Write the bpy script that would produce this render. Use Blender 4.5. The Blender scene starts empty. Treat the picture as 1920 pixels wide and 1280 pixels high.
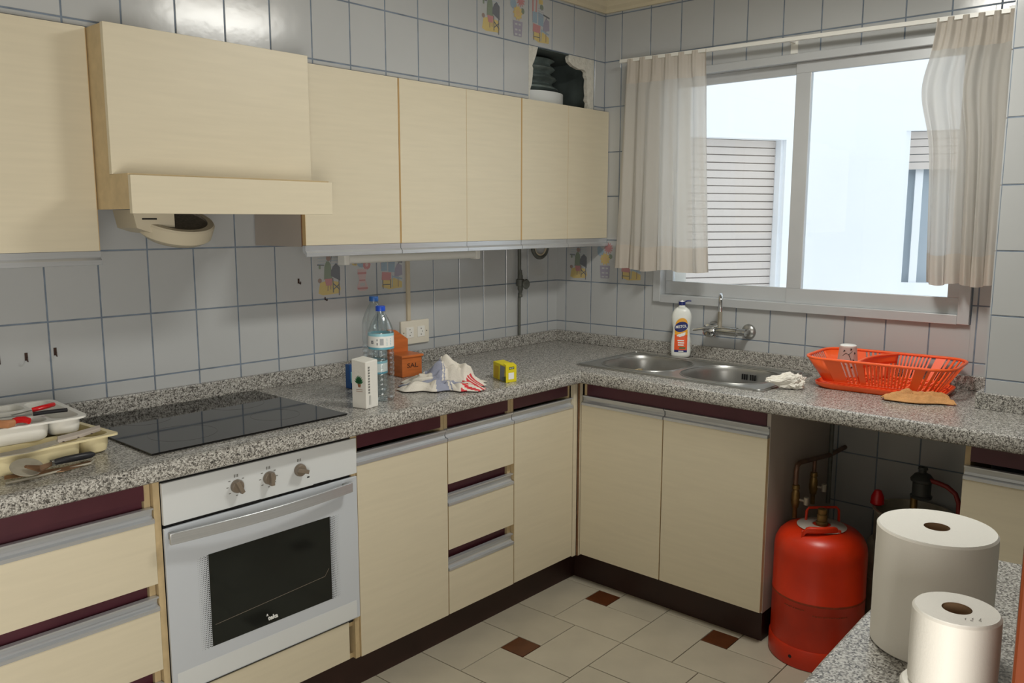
import bpy, bmesh, math, random
from mathutils import Vector, Matrix, noise
random.seed(4)
PI = math.pi
sc = bpy.context.scene
col = sc.collection
# ------------------------------------------------------------ camera, world, exposure
cam_d = bpy.data.cameras.new('camera'); cam = bpy.data.objects.new('camera', cam_d); col.objects.link(cam)
F = Vector((0.73694174, 0.6605591, -0.14345225)); RR = Vector((0.66760612, -0.74451345, 0.00133624)); UU = Vector((0.10591946, 0.09675433, 0.98965634))
CAM = Vector((-3.22056, -2.59266, 1.47557))
m = Matrix((RR, UU, -F)).transposed().to_4x4(); m.translation = CAM
cam.matrix_world = m
cam_d.sensor_width = 36; cam_d.lens = 36*1576.2/1920; cam_d.clip_start = .02
sc.camera = cam
w = bpy.data.worlds.new('overcast'); sc.world = w; w.use_nodes = True
bg = w.node_tree.nodes['Background']; bg.inputs[0].default_value = (.90, .96, 1, 1); bg.inputs[1].default_value = 1.9
sc.view_settings.view_transform = 'Standard'; sc.view_settings.look = 'None'
sc.view_settings.gamma = 1; sc.view_settings.use_curve_mapping = False
sc.view_settings.exposure = -0.07
def area(name, loc, rot, sx, sy, power, colr):
    l = bpy.data.lights.new(name, 'AREA'); l.shape = 'RECTANGLE'; l.size = sx; l.size_y = sy; l.energy = power; l.color = colr
    o = bpy.data.objects.new(name, l); col.objects.link(o); o.location = loc; o.rotation_euler = rot; return o
# the kitchen's ceiling lamp (its reflection shows on the tiles above the hood) and an added fill light low behind the camera
area('ceiling_lamp_light', (-1.10, -1.66, 2.385), (0, 0, 0), .50, .22, 18, (1, 1, .95))
area('fill_light', (-3.3, -2.95, .95), (math.radians(92), 0, math.radians(-10)), .9, 1.1, 37, (1, .965, .90))
EMIT = 8.0

# ------------------------------------------------------------ materials
def s2l(c):
    return tuple(((x/255)/12.92 if x/255 <= .04045 else ((x/255+.055)/1.055)**2.4) for x in c)
def mat(name, c, rough=.5, metal=0, spec=.5, noise_amt=0, nscale=20, bump=0, bscale=60, trans=0, emit=0, coat=0, aniso=None, rnd=0, sub=0):
    M = bpy.data.materials.new(name); M.use_nodes = True; nt = M.node_tree; b = nt.nodes['Principled BSDF']
    c = s2l(c); b.inputs['Base Color'].default_value = (*c, 1)
    b.inputs['Roughness'].default_value = rough; b.inputs['Metallic'].default_value = metal
    b.inputs['Specular IOR Level'].default_value = spec
    if coat: b.inputs['Coat Weight'].default_value = coat; b.inputs['Coat Roughness'].default_value = .1
    if trans: b.inputs['Transmission Weight'].default_value = trans
    if sub: b.inputs['Subsurface Weight'].default_value = sub; b.inputs['Subsurface Scale'].default_value = .01
    if emit:
        b.inputs['Emission Color'].default_value = (*c, 1); b.inputs['Emission Strength'].default_value = emit
    tc = nt.nodes.new('ShaderNodeTexCoord')
    src = None
    if noise_amt or rnd:
        n = nt.nodes.new('ShaderNodeTexNoise'); n.inputs['Scale'].default_value = nscale; n.inputs['Detail'].default_value = 5
        mp = nt.nodes.new('ShaderNodeMapping'); 
        if aniso: mp.inputs['Scale'].default_value = aniso
        nt.links.new(tc.outputs['Object'], mp.inputs[0]); nt.links.new(mp.outputs[0], n.inputs[0])
        mx = nt.nodes.new('ShaderNodeMix'); mx.data_type = 'RGBA'
        lo = tuple(max(0, x*(1-noise_amt)) for x in c); hi = tuple(min(1, x*(1+noise_amt)) for x in c)
        mx.inputs[6].default_value = (*lo, 1); mx.inputs[7].default_value = (*hi, 1)
        rm = nt.nodes.new('ShaderNodeMapRange'); rm.inputs[1].default_value = .3; rm.inputs[2].default_value = .7
        nt.links.new(n.outputs[0], rm.inputs[0]); nt.links.new(rm.outputs[0], mx.inputs[0])
        out = mx.outputs[2]
        if rnd:
            oi = nt.nodes.new('ShaderNodeObjectInfo'); hs = nt.nodes.new('ShaderNodeHueSaturation')
            r2 = nt.nodes.new('ShaderNodeMapRange'); r2.inputs[3].default_value = 1-rnd; r2.inputs[4].default_value = 1+rnd
            nt.links.new(oi.outputs['Random'], r2.inputs[0]); nt.links.new(r2.outputs[0], hs.inputs['Value'])
            nt.links.new(out, hs.inputs['Color']); out = hs.outputs[0]
        nt.links.new(out, b.inputs['Base Color'])
    if bump:
        n2 = nt.nodes.new('ShaderNodeTexNoise'); n2.inputs['Scale'].default_value = bscale; n2.inputs['Detail'].default_value = 3
        nt.links.new(tc.outputs['Object'], n2.inputs[0])
        bp = nt.nodes.new('ShaderNodeBump'); bp.inputs['Strength'].default_value = bump; bp.inputs['Distance'].default_value = .01
        nt.links.new(n2.outputs[0], bp.inputs['Height']); nt.links.new(bp.outputs[0], b.inputs['Normal'])
    return M
M = {}
M['cream'] = mat('cream_laminate', (213, 203, 178), .42, noise_amt=.025, nscale=6, aniso=(1, 1, 14))
M['cream_edge'] = mat('cream_edge', (196, 174, 134), .5, noise_amt=.1, nscale=30)
M['tan_edge'] = mat('tan_edge', (206, 176, 126), .6)
M['brown_edge'] = mat('brown_edge', (120, 88, 62), .6, noise_amt=.2, nscale=40)
M['maroon'] = mat('maroon_laminate', (80, 38, 48), .4, noise_amt=.12, nscale=10)
M['plinth'] = mat('plinth_brown', (46, 24, 18), .5, noise_amt=.2, nscale=8)
M['alu'] = mat('brushed_aluminium', (200, 203, 206), .27, .55, noise_amt=.05, nscale=60, aniso=(.1, .1, 4))
M['steel'] = mat('stainless', (170, 170, 167), .33, .85, noise_amt=.06, nscale=30)
M['chrome'] = mat('chrome', (205, 207, 208), .09, 1)
M['dull_steel'] = mat('dull_steel', (176, 170, 154), .42, .3, noise_amt=.2, nscale=25)
M['tile'] = mat('glazed_tile', (184, 186, 186), .17, noise_amt=.02, nscale=5, bump=.05, bscale=18, rnd=.02)
M['grout'] = mat('grout', (118, 130, 144), .85, noise_amt=.25, nscale=25)
M['white_wall'] = mat('white_plaster', (205, 202, 194), .9, noise_amt=.03, nscale=4)
M['plaster'] = mat('broken_plaster', (206, 204, 194), .95, noise_amt=.08, nscale=40, bump=.5, bscale=90)
M['ceiling'] = mat('ceiling_paint', (200, 200, 196), .9)
M['cornice'] = mat('cornice_cream', (208, 198, 172), .7)
M['facade'] = mat('facade_white', (240, 243, 246), .9, noise_amt=.01, nscale=3)
M['shutter'] = mat('shutter_slat', (206, 197, 190), .6)
M['shut_gap'] = mat('shutter_gap', (160, 153, 150), .8)
M['ext_glass'] = mat('exterior_glass', (168, 178, 186), .3)
M['floor_tile'] = mat('floor_tile', (176, 168, 150), .3, noise_amt=.07, nscale=7, rnd=.04)
M['floor_dark'] = mat('floor_inset', (84, 46, 24), .3, noise_amt=.2, nscale=20)
M['floor_grout'] = mat('floor_grout', (96, 86, 72), .9)
M['frame_alu'] = mat('window_aluminium', (196, 199, 201), .38, .25, noise_amt=.02, nscale=10)
M['white_enamel'] = mat('white_enamel', (214, 217, 217), .2, noise_amt=.01, nscale=5)
M['glass_white'] = mat('white_glass', (196, 201, 207), .12)
M['oven_dark'] = mat('oven_glass_dark', (26, 30, 28), .08, noise_amt=.2, nscale=6)
M['black'] = mat('black', (16, 15, 15), .5)
M['ceran'] = mat('ceramic_hob', (18, 17, 16), .05)
M['ceran_mark'] = mat('hob_marking', (58, 54, 52), .2)
M['knob'] = mat('knob_taupe', (126, 114, 100), .4, noise_amt=.1, nscale=30)
M['print_grey'] = mat('print_grey', (120, 120, 116), .6)
M['white_plastic'] = mat('white_plastic', (232, 231, 224), .3)
M['cream_plastic'] = mat('cream_plastic', (226, 213, 170), .4)
M['fan_plastic'] = mat('fan_plastic', (206, 196, 172), .5)
M['fan_mesh'] = mat('fan_mesh', (110, 104, 94), .6, noise_amt=.3, nscale=150)
M['red_plastic'] = mat('red_plastic', (205, 20, 26), .25)
M['black_plastic'] = mat('black_plastic', (34, 34, 38), .4)
M['wood'] = mat('wood_handle', (190, 132, 92), .5, noise_amt=.15, nscale=20)
M['salt_wood'] = mat('salt_wood', (190, 104, 48), .45, noise_amt=.16, nscale=9, aniso=(1, 1, 9))
M['burn'] = mat('burnt_lettering', (86, 44, 18), .7)
M['jamb'] = mat('jamb_wood', (118, 54, 22), .4, noise_amt=.2, nscale=7, aniso=(6, 6, .6))
M['rust'] = mat('rusty_metal', (140, 108, 82), .4, .7, noise_amt=.45, nscale=30)
M['copper'] = mat('copper_pipe', (120, 92, 76), .45, .6, noise_amt=.3, nscale=30)
M['brass'] = mat('brass', (138, 112, 66), .4, .7, noise_amt=.25, nscale=40)
M['orange_paint'] = mat('orange_paint', (196, 44, 8), .36, noise_amt=.14, nscale=9)
M['orange_dark'] = mat('worn_orange', (140, 48, 14), .5, noise_amt=.3, nscale=60)
M['orange_plastic'] = mat('orange_plastic', (255, 104, 48), .32)
M['hose'] = mat('red_hose', (130, 40, 36), .5)
M['regul'] = mat('regulator_grey', (62, 66, 66), .5)
M['bottle_white'] = mat('bottle_white', (232, 234, 228), .3)
M['navy'] = mat('navy_print', (34, 44, 110), .35)
M['l_orange'] = mat('label_orange', (236, 88, 30), .4)
M['l_yellow'] = mat('label_yellow', (240, 172, 50), .4)
M['l_white'] = mat('label_white', (238, 238, 234), .4)
M['l_green'] = mat('label_green', (90, 110, 50), .4)
M['cap_blue'] = mat('cap_blue', (24, 74, 190), .35)
M['cap_blue_d'] = mat('cap_blue_dark', (36, 86, 150), .35)
M['l_cyan'] = mat('label_cyan', (150, 205, 218), .4)
M['l_cyan_d'] = mat('label_cyan_dark', (96, 168, 188), .4)
M['l_grey'] = mat('label_grey', (120, 128, 140), .5)
M['paper'] = mat('tissue_paper', (233, 229, 219), .95, bump=.06, bscale=300)
M['paper_top'] = mat('tissue_paper_end', (238, 236, 228), .95, bump=.15, bscale=400)
M['core'] = mat('cardboard_core', (150, 122, 92), .9)
M['carton'] = mat('carton_paper', (226, 224, 216), .6, bump=.25, bscale=30)
M['plant_green'] = mat('printed_green', (50, 110, 70), .6)
M['plant_brown'] = mat('printed_brown', (150, 100, 70), .6)
M['yellow_box'] = mat('yellow_card', (222, 206, 32), .5)
M['yellow_dark'] = mat('yellow_card_dark', (200, 168, 20), .5)
M['dark_green'] = mat('logo_green', (70, 92, 20), .5)
M['towel'] = mat('towel_white', (222, 216, 204), .95, bump=.3, bscale=350)
M['towel_blue'] = mat('towel_blue', (150, 154, 172), .95, bump=.3, bscale=350)
M['towel_red'] = mat('towel_red', (206, 60, 66), .95, bump=.3, bscale=350)
M['rag'] = mat('orange_rag', (214, 160, 104), .95, bump=.4, bscale=300, noise_amt=.06, nscale=30)
M['socket'] = mat('socket_plate', (222, 216, 200), .35)
M['conduit'] = mat('conduit_cream', (196, 184, 160), .5)
M['pipe_grey'] = mat('grey_pipe', (96, 98, 92), .55, .2, noise_amt=.15, nscale=40)
M['hookm'] = mat('hook_metal', (70, 50, 42), .5, .5)
M['pvc'] = mat('duct_white', (214, 218, 218), .5)
M['foil'] = mat('duct_foil', (112, 124, 122), .35, .4, noise_amt=.4, nscale=9, bump=.9, bscale=14)
M['cavity'] = mat('cavity_dark', (76, 86, 84), .9, noise_amt=.3, nscale=10)
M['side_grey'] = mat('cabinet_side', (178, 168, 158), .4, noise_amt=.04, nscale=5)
M['tube'] = mat('tube_diffuser', (228, 228, 222), .4)
M['d_black'] = mat('print_black', (112, 115, 121), .4)
M['d_green'] = mat('print_green', (132, 143, 127), .4)
M['d_yellow'] = mat('print_yellow', (200, 180, 121), .4)
M['d_red'] = mat('print_red', (188, 137, 137), .4)
M['d_pink'] = mat('print_pink', (196, 173, 172), .4)
M['d_blue'] = mat('print_blue', (147, 166, 180), .4)
M['d_purple'] = mat('print_purple', (154, 150, 164), .4)
M['d_orange'] = mat('print_orange', (201, 172, 127), .4)
M['d_brown'] = mat('print_brown', (152, 134, 126), .4)
lamp_m = mat('lamp_diffuser', (255, 244, 226), .5, emit=EMIT)

def granite(name):
    G = bpy.data.materials.new(name); G.use_nodes = True; nt = G.node_tree; b = nt.nodes['Principled BSDF']
    tc = nt.nodes.new('ShaderNodeTexCoord')
    v = nt.nodes.new('ShaderNodeTexVoronoi'); v.inputs['Scale'].default_value = 330; v.inputs['Randomness'].default_value = 1
    n = nt.nodes.new('ShaderNodeTexNoise'); n.inputs['Scale'].default_value = 160; n.inputs['Detail'].default_value = 4
    nt.links.new(tc.outputs['Object'], v.inputs[0]); nt.links.new(tc.outputs['Object'], n.inputs[0])
    sp = nt.nodes.new('ShaderNodeSeparateColor'); nt.links.new(v.outputs['Color'], sp.inputs[0])
    ad = nt.nodes.new('ShaderNodeMath'); ad.operation = 'MULTIPLY_ADD'; ad.inputs[1].default_value = .45
    nt.links.new(sp.outputs[0], ad.inputs[0]); 
    sc_ = nt.nodes.new('ShaderNodeMath'); sc_.operation = 'MULTIPLY'; sc_.inputs[1].default_value = .6
    nt.links.new(n.outputs[0], sc_.inputs[0]); nt.links.new(sc_.outputs[0], ad.inputs[2])
    cr = nt.nodes.new('ShaderNodeValToRGB'); e = cr.color_ramp.elements
    e[0].position = .24; e[0].color = (*s2l((66, 64, 61)), 1); e[1].position = .80; e[1].color = (*s2l((206, 205, 199)), 1)
    for p, c in ((.38, (110, 107, 102)), (.52, (156, 153, 146)), (.66, (188, 185, 178))):
        q = e.new(p); q.color = (*s2l(c), 1)
    nt.links.new(ad.outputs[0], cr.inputs[0]); nt.links.new(cr.outputs[0], b.inputs['Base Color'])
    b.inputs['Roughness'].default_value = .26; return G
M['granite'] = granite('speckled_granite')

def clear(name, tint, gl=.08, rough=.03, extra=0):
    G = bpy.data.materials.new(name); G.use_nodes = True; nt = G.node_tree; nt.nodes.clear()
    out = nt.nodes.new('ShaderNodeOutputMaterial'); t = nt.nodes.new('ShaderNodeBsdfTransparent'); t.inputs[0].default_value = (*tint, 1)
    g = nt.nodes.new('ShaderNodeBsdfGlossy'); g.inputs['Roughness'].default_value = rough
    fr = nt.nodes.new('ShaderNodeLayerWeight'); fr.inputs[0].default_value = .35
    mr = nt.nodes.new('ShaderNodeMapRange'); mr.inputs[3].default_value = gl; mr.inputs[4].default_value = gl+.55
    nt.links.new(fr.outputs['Facing'], mr.inputs[0])
    mx = nt.nodes.new('ShaderNodeMixShader'); nt.links.new(mr.outputs[0], mx.inputs[0]); nt.links.new(t.outputs[0], mx.inputs[1]); nt.links.new(g.outputs[0], mx.inputs[2])
    nt.links.new(mx.outputs[0], out.inputs[0]); return G
M['pane'] = clear('window_pane', (.97, .98, .98), .02, 0)
M['pet'] = clear('clear_pet', (.90, .94, .95), .06, .08)

def sheer(name, c, tr, transp):
    G = bpy.data.materials.new(name); G.use_nodes = True; nt = G.node_tree; nt.nodes.clear()
    out = nt.nodes.new('ShaderNodeOutputMaterial'); c = s2l(c)
    d = nt.nodes.new('ShaderNodeBsdfDiffuse'); d.inputs[0].default_value = (*c, 1)
    t = nt.nodes.new('ShaderNodeBsdfTranslucent'); t.inputs[0].default_value = (*c, 1)
    x = nt.nodes.new('ShaderNodeBsdfTransparent')
    m1 = nt.nodes.new('ShaderNodeMixShader'); m1.inputs[0].default_value = tr
    m2 = nt.nodes.new('ShaderNodeMixShader'); m2.inputs[0].default_value = transp
    nt.links.new(d.outputs[0], m1.inputs[1]); nt.links.new(t.outputs[0], m1.inputs[2])
    nt.links.new(m1.outputs[0], m2.inputs[1]); nt.links.new(x.outputs[0], m2.inputs[2]); nt.links.new(m2.outputs[0], out.inputs[0])
    return G
M['tumbler'] = sheer('frosted_tumbler', (226, 222, 216), .5, .45)
M['sheer'] = sheer('sheer_linen', (224, 220, 213), .48, .15)
M['sheer_hem'] = sheer('sheer_hem', (214, 206, 195), .34, .03)

# ------------------------------------------------------------ mesh builder
class MB:
    def __init__(s): s.v = []; s.f = []; s.mi = []; s.mats = []; s.T = None
    def m(s, name):
        if name not in s.mats: s.mats.append(name)
        return s.mats.index(name)
    def add(s, verts, faces, mt):
        o = len(s.v); i = s.m(mt)
        if s.T is not None: verts = [tuple(s.T @ Vector(p)) for p in verts]
        s.v += [tuple(p) for p in verts]
        for f in faces: s.f.append([o+k for k in f]); s.mi.append(i)
        return s
    def box(s, x0, x1, y0, y1, z0, z1, mt):
        if x0 > x1: x0, x1 = x1, x0
        if y0 > y1: y0, y1 = y1, y0
        if z0 > z1: z0, z1 = z1, z0
        return s.add([(x0,y0,z0),(x1,y0,z0),(x1,y1,z0),(x0,y1,z0),(x0,y0,z1),(x1,y0,z1),(x1,y1,z1),(x0,y1,z1)],
              [(0,3,2,1),(4,5,6,7),(0,1,5,4),(1,2,6,5),(2,3,7,6),(3,0,4,7)], mt)
    def prism(s, poly, fn, a, b, mt):
        """poly: 2D points; fn(u,v,w)->xyz; w from a to b"""
        n = len(poly); vs = [fn(u, v, a) for u, v in poly]+[fn(u, v, b) for u, v in poly]
        fs = [tuple(range(n))[::-1], tuple(range(n, 2*n))]+[(i, (i+1) % n, n+(i+1) % n, n+i) for i in range(n)]
        return s.add(vs, fs, mt)
    def poly(s, pts, mt): return s.add(pts, [tuple(range(len(pts)))], mt)
    def lathe(s, prof, c, mt, seg=32, sx=1, sy=1, cap=True, mats=None):
        vs = []; fs = []; n = len(prof)
        for r, z in prof:
            for k in range(seg):
                t = 2*PI*k/seg; vs.append((c[0]+sx*r*math.cos(t), c[1]+sy*r*math.sin(t), c[2]+z))
        if mats is None:
            for i in range(n-1):
                for k in range(seg):
                    fs.append((i*seg+k, i*seg+(k+1) % seg, (i+1)*seg+(k+1) % seg, (i+1)*seg+k))
            if cap:
                if prof[0][0] > 0: fs.append(tuple(range(seg))[::-1])
                if prof[-1][0] > 0: fs.append(tuple(range((n-1)*seg, n*seg)))
            return s.add(vs, fs, mt)
        for i in range(n-1):
            s.add([vs[j] for j in range(i*seg, (i+2)*seg)], [(k, (k+1) % seg, seg+(k+1) % seg, seg+k) for k in range(seg)], mats[i])
        return s
    def tube(s, pts, r, mt, seg=10, closed=False, rz=None):
        pts = [Vector(p) for p in pts]; n = len(pts); vs = []; fs = []
        up = Vector((0, 0, 1)); prev = None
        for i, p in enumerate(pts):
            if closed: t = (pts[(i+1) % n]-pts[i-1]).normalized()
            else: t = (pts[min(i+1, n-1)]-pts[max(i-1, 0)]).normalized()
            if prev is None:
                a = up.cross(t)
                if a.length < .01: a = Vector((1, 0, 0)).cross(t)
            else:
                a = prev-t*prev.dot(t)
            a.normalize(); prev = a; b = t.cross(a)
            rr = r[i] if isinstance(r, (list, tuple)) else r
            for k in range(seg):
                q = 2*PI*k/seg; vs.append(tuple(p+a*rr*math.cos(q)+b*(rz or rr)*math.sin(q)))
        m_ = n if closed else n-1
        for i in range(m_):
            j = (i+1) % n
            for k in range(seg):
                fs.append((i*seg+k, i*seg+(k+1) % seg, j*seg+(k+1) % seg, j*seg+k))
        if not closed:
            fs.append(tuple(range(seg))[::-1]); fs.append(tuple(range((n-1)*seg, n*seg)))
        return s.add(vs, fs, mt)
    def grid(s, fn, nu, nv, mt, matfn=None):
        vs = [fn(i/nu, j/nv) for j in range(nv+1) for i in range(nu+1)]
        o = len(s.v); 
        if s.T is not None: vs = [tuple(s.T @ Vector(p)) for p in vs]
        s.v += [tuple(p) for p in vs]
        for j in range(nv):
            for i in range(nu):
                s.f.append([o+j*(nu+1)+i, o+j*(nu+1)+i+1, o+(j+1)*(nu+1)+i+1, o+(j+1)*(nu+1)+i])
                s.mi.append(s.m(matfn((i+.5)/nu, (j+.5)/nv) if matfn else mt))
        return s
    def mesh(s, name, smooth=True):
        me = bpy.data.meshes.new(name); me.from_pydata(s.v, [], s.f)
        for q in s.mats: me.materials.append(M[q])
        for p, i in zip(me.polygons, s.mi): p.material_index = i
        bm = bmesh.new(); bm.from_mesh(me); bmesh.ops.recalc_face_normals(bm, faces=bm.faces); bm.to_mesh(me); bm.free()
        if smooth:
            for p in me.polygons: p.use_smooth = True
            me.set_sharp_from_angle(angle=math.radians(38))
        me.update(); return me
    def obj(s, name, parent=None, loc=None, bevel=0, solid=0, subsurf=0, smooth=True, segs=2):
        """vertices are given in world space (unless loc is passed: then local)"""
        me = s.mesh(name, smooth); o = bpy.data.objects.new(name, me); col.objects.link(o)
        if parent is not None:
            o.parent = parent
            if loc is None: o.matrix_parent_inverse = Matrix.Translation(-world_loc(parent))
        if loc is not None: o.location = loc
        if solid:
            q = o.modifiers.new('s', 'SOLIDIFY'); q.thickness = solid; q.offset = 0
        if bevel:
            q = o.modifiers.new('b', 'BEVEL'); q.width = bevel; q.segments = segs; q.limit_method = 'ANGLE'; q.angle_limit = math.radians(50)
            q.harden_normals = False
        if subsurf:
            q = o.modifiers.new('ss', 'SUBSURF'); q.levels = subsurf; q.render_levels = subsurf
        return o
def world_loc(o):
    v = Vector(o.location)
    while o.parent is not None:
        v = v+o.matrix_parent_inverse.translation; o = o.parent; v = v+Vector(o.location)
    return v
def thing(name, label, cat, loc, group=None):
    o = bpy.data.objects.new(name, None); col.objects.link(o); o.location = loc; o.empty_display_size = .05
    return tag(o, label, cat, group)
def tag(o, label, cat, group=None):
    o['label'] = label; o['category'] = cat
    group = group or GROUPS.get(o.name.split('.')[0])
    if group: o['group'] = group
    return o
GROUPS = {'base_cabinet': 'base cabinets under the worktop', 'wall_cabinet': 'wall cabinets over the hob run', 'wall_hook': 'adhesive hooks on the tiles', 'water_bottle': 'plastic water bottles', 'gas_bottle': 'gas bottles in the niche', 'curtain': 'kitchen window curtains', 'cutlery_tray': 'stacked cutlery trays', 'building': 'houses outside the window', 'paper_roll': 'paper rolls on the bar top'}
def struct(o, label=None):
    o['kind'] = 'structure'
    if label: o['label'] = label
    return o
def text(body, size, fn, mt, name, parent, ext=.0004, bold=0, sx=1):
    """flat lettering; fn maps text plane (u,v,w) to world"""
    cu = bpy.data.curves.new('t', 'FONT'); cu.body = body; cu.size = size; cu.align_x = 'CENTER'; cu.align_y = 'CENTER'
    cu.extrude = ext; cu.offset = bold; cu.resolution_u = 3
    o = bpy.data.objects.new('t', cu); col.objects.link(o)
    dg = bpy.context.evaluated_depsgraph_get(); dg.update()
    me = bpy.data.meshes.new_from_object(o.evaluated_get(dg))
    bpy.data.objects.remove(o); 
    for v in me.vertices: v.co = Vector(fn(v.co.x*sx, v.co.y, v.co.z))
    me.materials.clear(); me.materials.append(M[mt])
    r = bpy.data.objects.new(name, me); col.objects.link(r)
    if parent is not None:
        r.parent = parent; r.matrix_parent_inverse = Matrix.Translation(-world_loc(parent))
    return r
def rrect(w_, h_, r, n=6, cx=0, cy=0):
    p = []
    for sx, sy, a in ((1, 1, 0), (-1, 1, 90), (-1, -1, 180), (1, -1, 270)):
        for k in range(n+1):
            t = math.radians(a+90*k/n); p.append((cx+sx*(w_/2-r)+r*math.cos(t), cy+sy*(h_/2-r)+r*math.sin(t)))
    return p

# ============================================================ ROOM SHELL
ROOF = 2.45; TH = .1988; Z0 = .985; G = .0046; TD = .008; GR = .0066
XL = -4.1; YN = -4.0
YW0, YW1, ZW0, ZW1 = -.575, -1.835, 1.125, 2.09       # window opening
MAPS = {'left': lambda u, v, w: (-u, -w, v), 'right': lambda u, v, w: (-w, -u, v)}
tile_cache = {}
def tile_box(mb, u0, u1, v0, v1, fn, base, mt='tile'):
    c = .0009
    a = [(u0, v0), (u1, v0), (u1, v1), (u0, v1)]; b = [(u0+c, v0+c), (u1-c, v0+c), (u1-c, v1-c), (u0+c, v1-c)]
    vs = [fn(u, v, base) for u, v in a]+[fn(u, v, base+TD-c) for u, v in a]+[fn(u, v, base+TD) for u, v in b]
    fs = [(i, (i+1) % 4, 4+(i+1) % 4, 4+i) for i in range(4)]+[(4+i, 4+(i+1) % 4, 8+(i+1) % 4, 8+i) for i in range(4)]+[(8, 9, 10, 11)]
    mb.add(vs, fs, mt)
def subtract(r, h):
    u0, u1, v0, v1 = r; a0, a1, b0, b1 = h
    if a0 >= u1 or a1 <= u0 or b0 >= v1 or b1 <= v0: return [r]
    out = []
    if a0 > u0: out.append((u0, a0, v0, v1))
    if a1 < u1: out.append((a1, u1, v0, v1))
    m0, m1 = max(u0, a0), min(u1, a1)
    if b0 > v0: out.append((m0, m1, v0, b0))
    if b1 < v1: out.append((m0, m1, b1, v1))
    return [q for q in out if q[1]-q[0] > .012 and q[3]-q[2] > .008]
tiles = {}
def tile_wall(parent, side, ulines, vlines, base, holes=(), skip=(), key=''):
    fn = MAPS[side]
    for i in range(len(ulines)-1):
        for j in range(len(vlines)-1):
            r = (ulines[i]+G/2, ulines[i+1]-G/2, vlines[j]+G/2, vlines[j+1]-G/2)
            if r[1]-r[0] < .008 or r[3]-r[2] < .008: continue
            rs = [r]
            for h in holes: rs = [q for p in rs for q in subtract(p, h)]
            if not rs: continue
            full = rs == [r] and abs((r[1]-r[0])-(.15-G)) < 1e-4 and abs((r[3]-r[2])-(TH-G)) < 1e-4
            cu, cv = r[0], r[2]; c0 = Vector(fn(cu, cv, base))
            if full and side in tile_cache: me = tile_cache[side]
            else:
                mb = MB()
                for q in rs: tile_box(mb, q[0], q[1], q[2], q[3], fn, base)
                mb.v = [tuple(Vector(p)-c0) for p in mb.v]; me = mb.mesh('tile', False)
                if full: tile_cache[side] = me
            o = bpy.data.objects.new('tile', me); col.objects.link(o); o.parent = parent; o.location = c0
            tiles[(key, i, j)] = (o, r, fn, base)
def decal(o, mb, c0, name='printed_picture', label=None):
    q = mb.obj(name, None, smooth=False); q.parent = o
    q.matrix_parent_inverse = Matrix.Translation(-c0)
    if label: q['label'] = label
    return q

# left (hob) wall y=0, split: lower wall and the bulkhead above the wall cabinets
wl = MB().box(XL, -.0001, -GR, .12, 0, ROOF, 'grout').obj('wall_back', smooth=False); struct(wl, 'white tiled wall behind the hob and the long worktop')
ul = [0]+[.0778+.15*i for i in range(0, 21)]
vl = [.80, Z0, Z0+TH, Z0+2*TH, Z0+3*TH]
# window wall x=0
wr = MB()
wr.box(-GR, .22, 0, YW0, 0, ROOF, 'grout'); wr.box(-GR, .22, YW1, YN, 0, ROOF, 'grout')
wr.box(-GR, .22, YW0, YW1, 0, ZW0, 'grout'); wr.box(-GR, .22, YW0, YW1, ZW1, ROOF, 'grout')
wr.box(.03, .225, YW0+.001, YW0-.012, ZW0, ZW1, 'white_wall'); wr.box(.03, .225, YW1-.001, YW1+.012, ZW0, ZW1, 'white_wall')
wr = wr.obj('wall_right', smooth=False); struct(wr, 'white tiled wall around the window and over the sink')
BK = .265                                                   # bulkhead depth (tile face at .273)
HX0, HX1, HZ0, HZ1 = -.5327, -.0827, 1.962, Z0+6*TH
bk = MB()
bk.box(XL, HX0, -BK-GR, -.0005, 1.962, ROOF-.0005, 'grout'); bk.box(HX1, -.0005, -BK-GR, -.0005, 1.962, ROOF-.0005, 'grout')
bk.box(HX0, HX1, -BK-GR, -.0005, HZ1, ROOF-.0005, 'grout')
bk.box(HX0, HX1, -.02, -.0005, HZ0, HZ1, 'cavity'); bk.box(HX0, HX0+.006, -BK, -.02, HZ0, HZ1, 'cavity'); bk.box(HX1-.006, HX1, -BK, -.02, HZ0, HZ1, 'cavity')
bk.box(HX0, HX1, -BK, -.02, HZ1-.004, HZ1, 'cavity')
bk = bk.obj('wall_bulkhead', smooth=False); struct(bk, 'tiled bulkhead above the wall cabinets with a broken-out hole')
tile_wall(wl, 'left', ul, vl, 0, key='L')
ub = [0]+[.0827+.15*i for i in range(0, 21)]
tile_wall(bk, 'left', ub, [1.9625, Z0+5*TH, Z0+6*TH, Z0+7*TH, ROOF], BK, key='B', holes=[(.0827, .5327, 1.9, HZ1-.001)])
ur = [.273]+[.3643+.15*j for j in range(0, 11)]+[1.968]
ur_low = [.0, .0643]+[.0643+.15*j for j in range(1, 13)]+[1.968]
win_h = (-YW0-.014, -YW1+.012, ZW0-.008, ZW1+.012)
tile_wall(wr, 'right', ur_low, [.0, Z0-4*TH, Z0-3*TH, Z0-2*TH, Z0-TH, Z0, Z0+TH, Z0+2*TH], 0, holes=[win_h, (-.1, 1.38, 0, .86)], key='R')
ur_up = [.2745, .3643]+[.3643+.15*j for j in range(1, 11)]+[1.968]
tile_wall(wr, 'right', ur_up, [Z0+k*TH for k in range(2, 8)]+[ROOF], 0, holes=[win_h], key='U')
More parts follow.
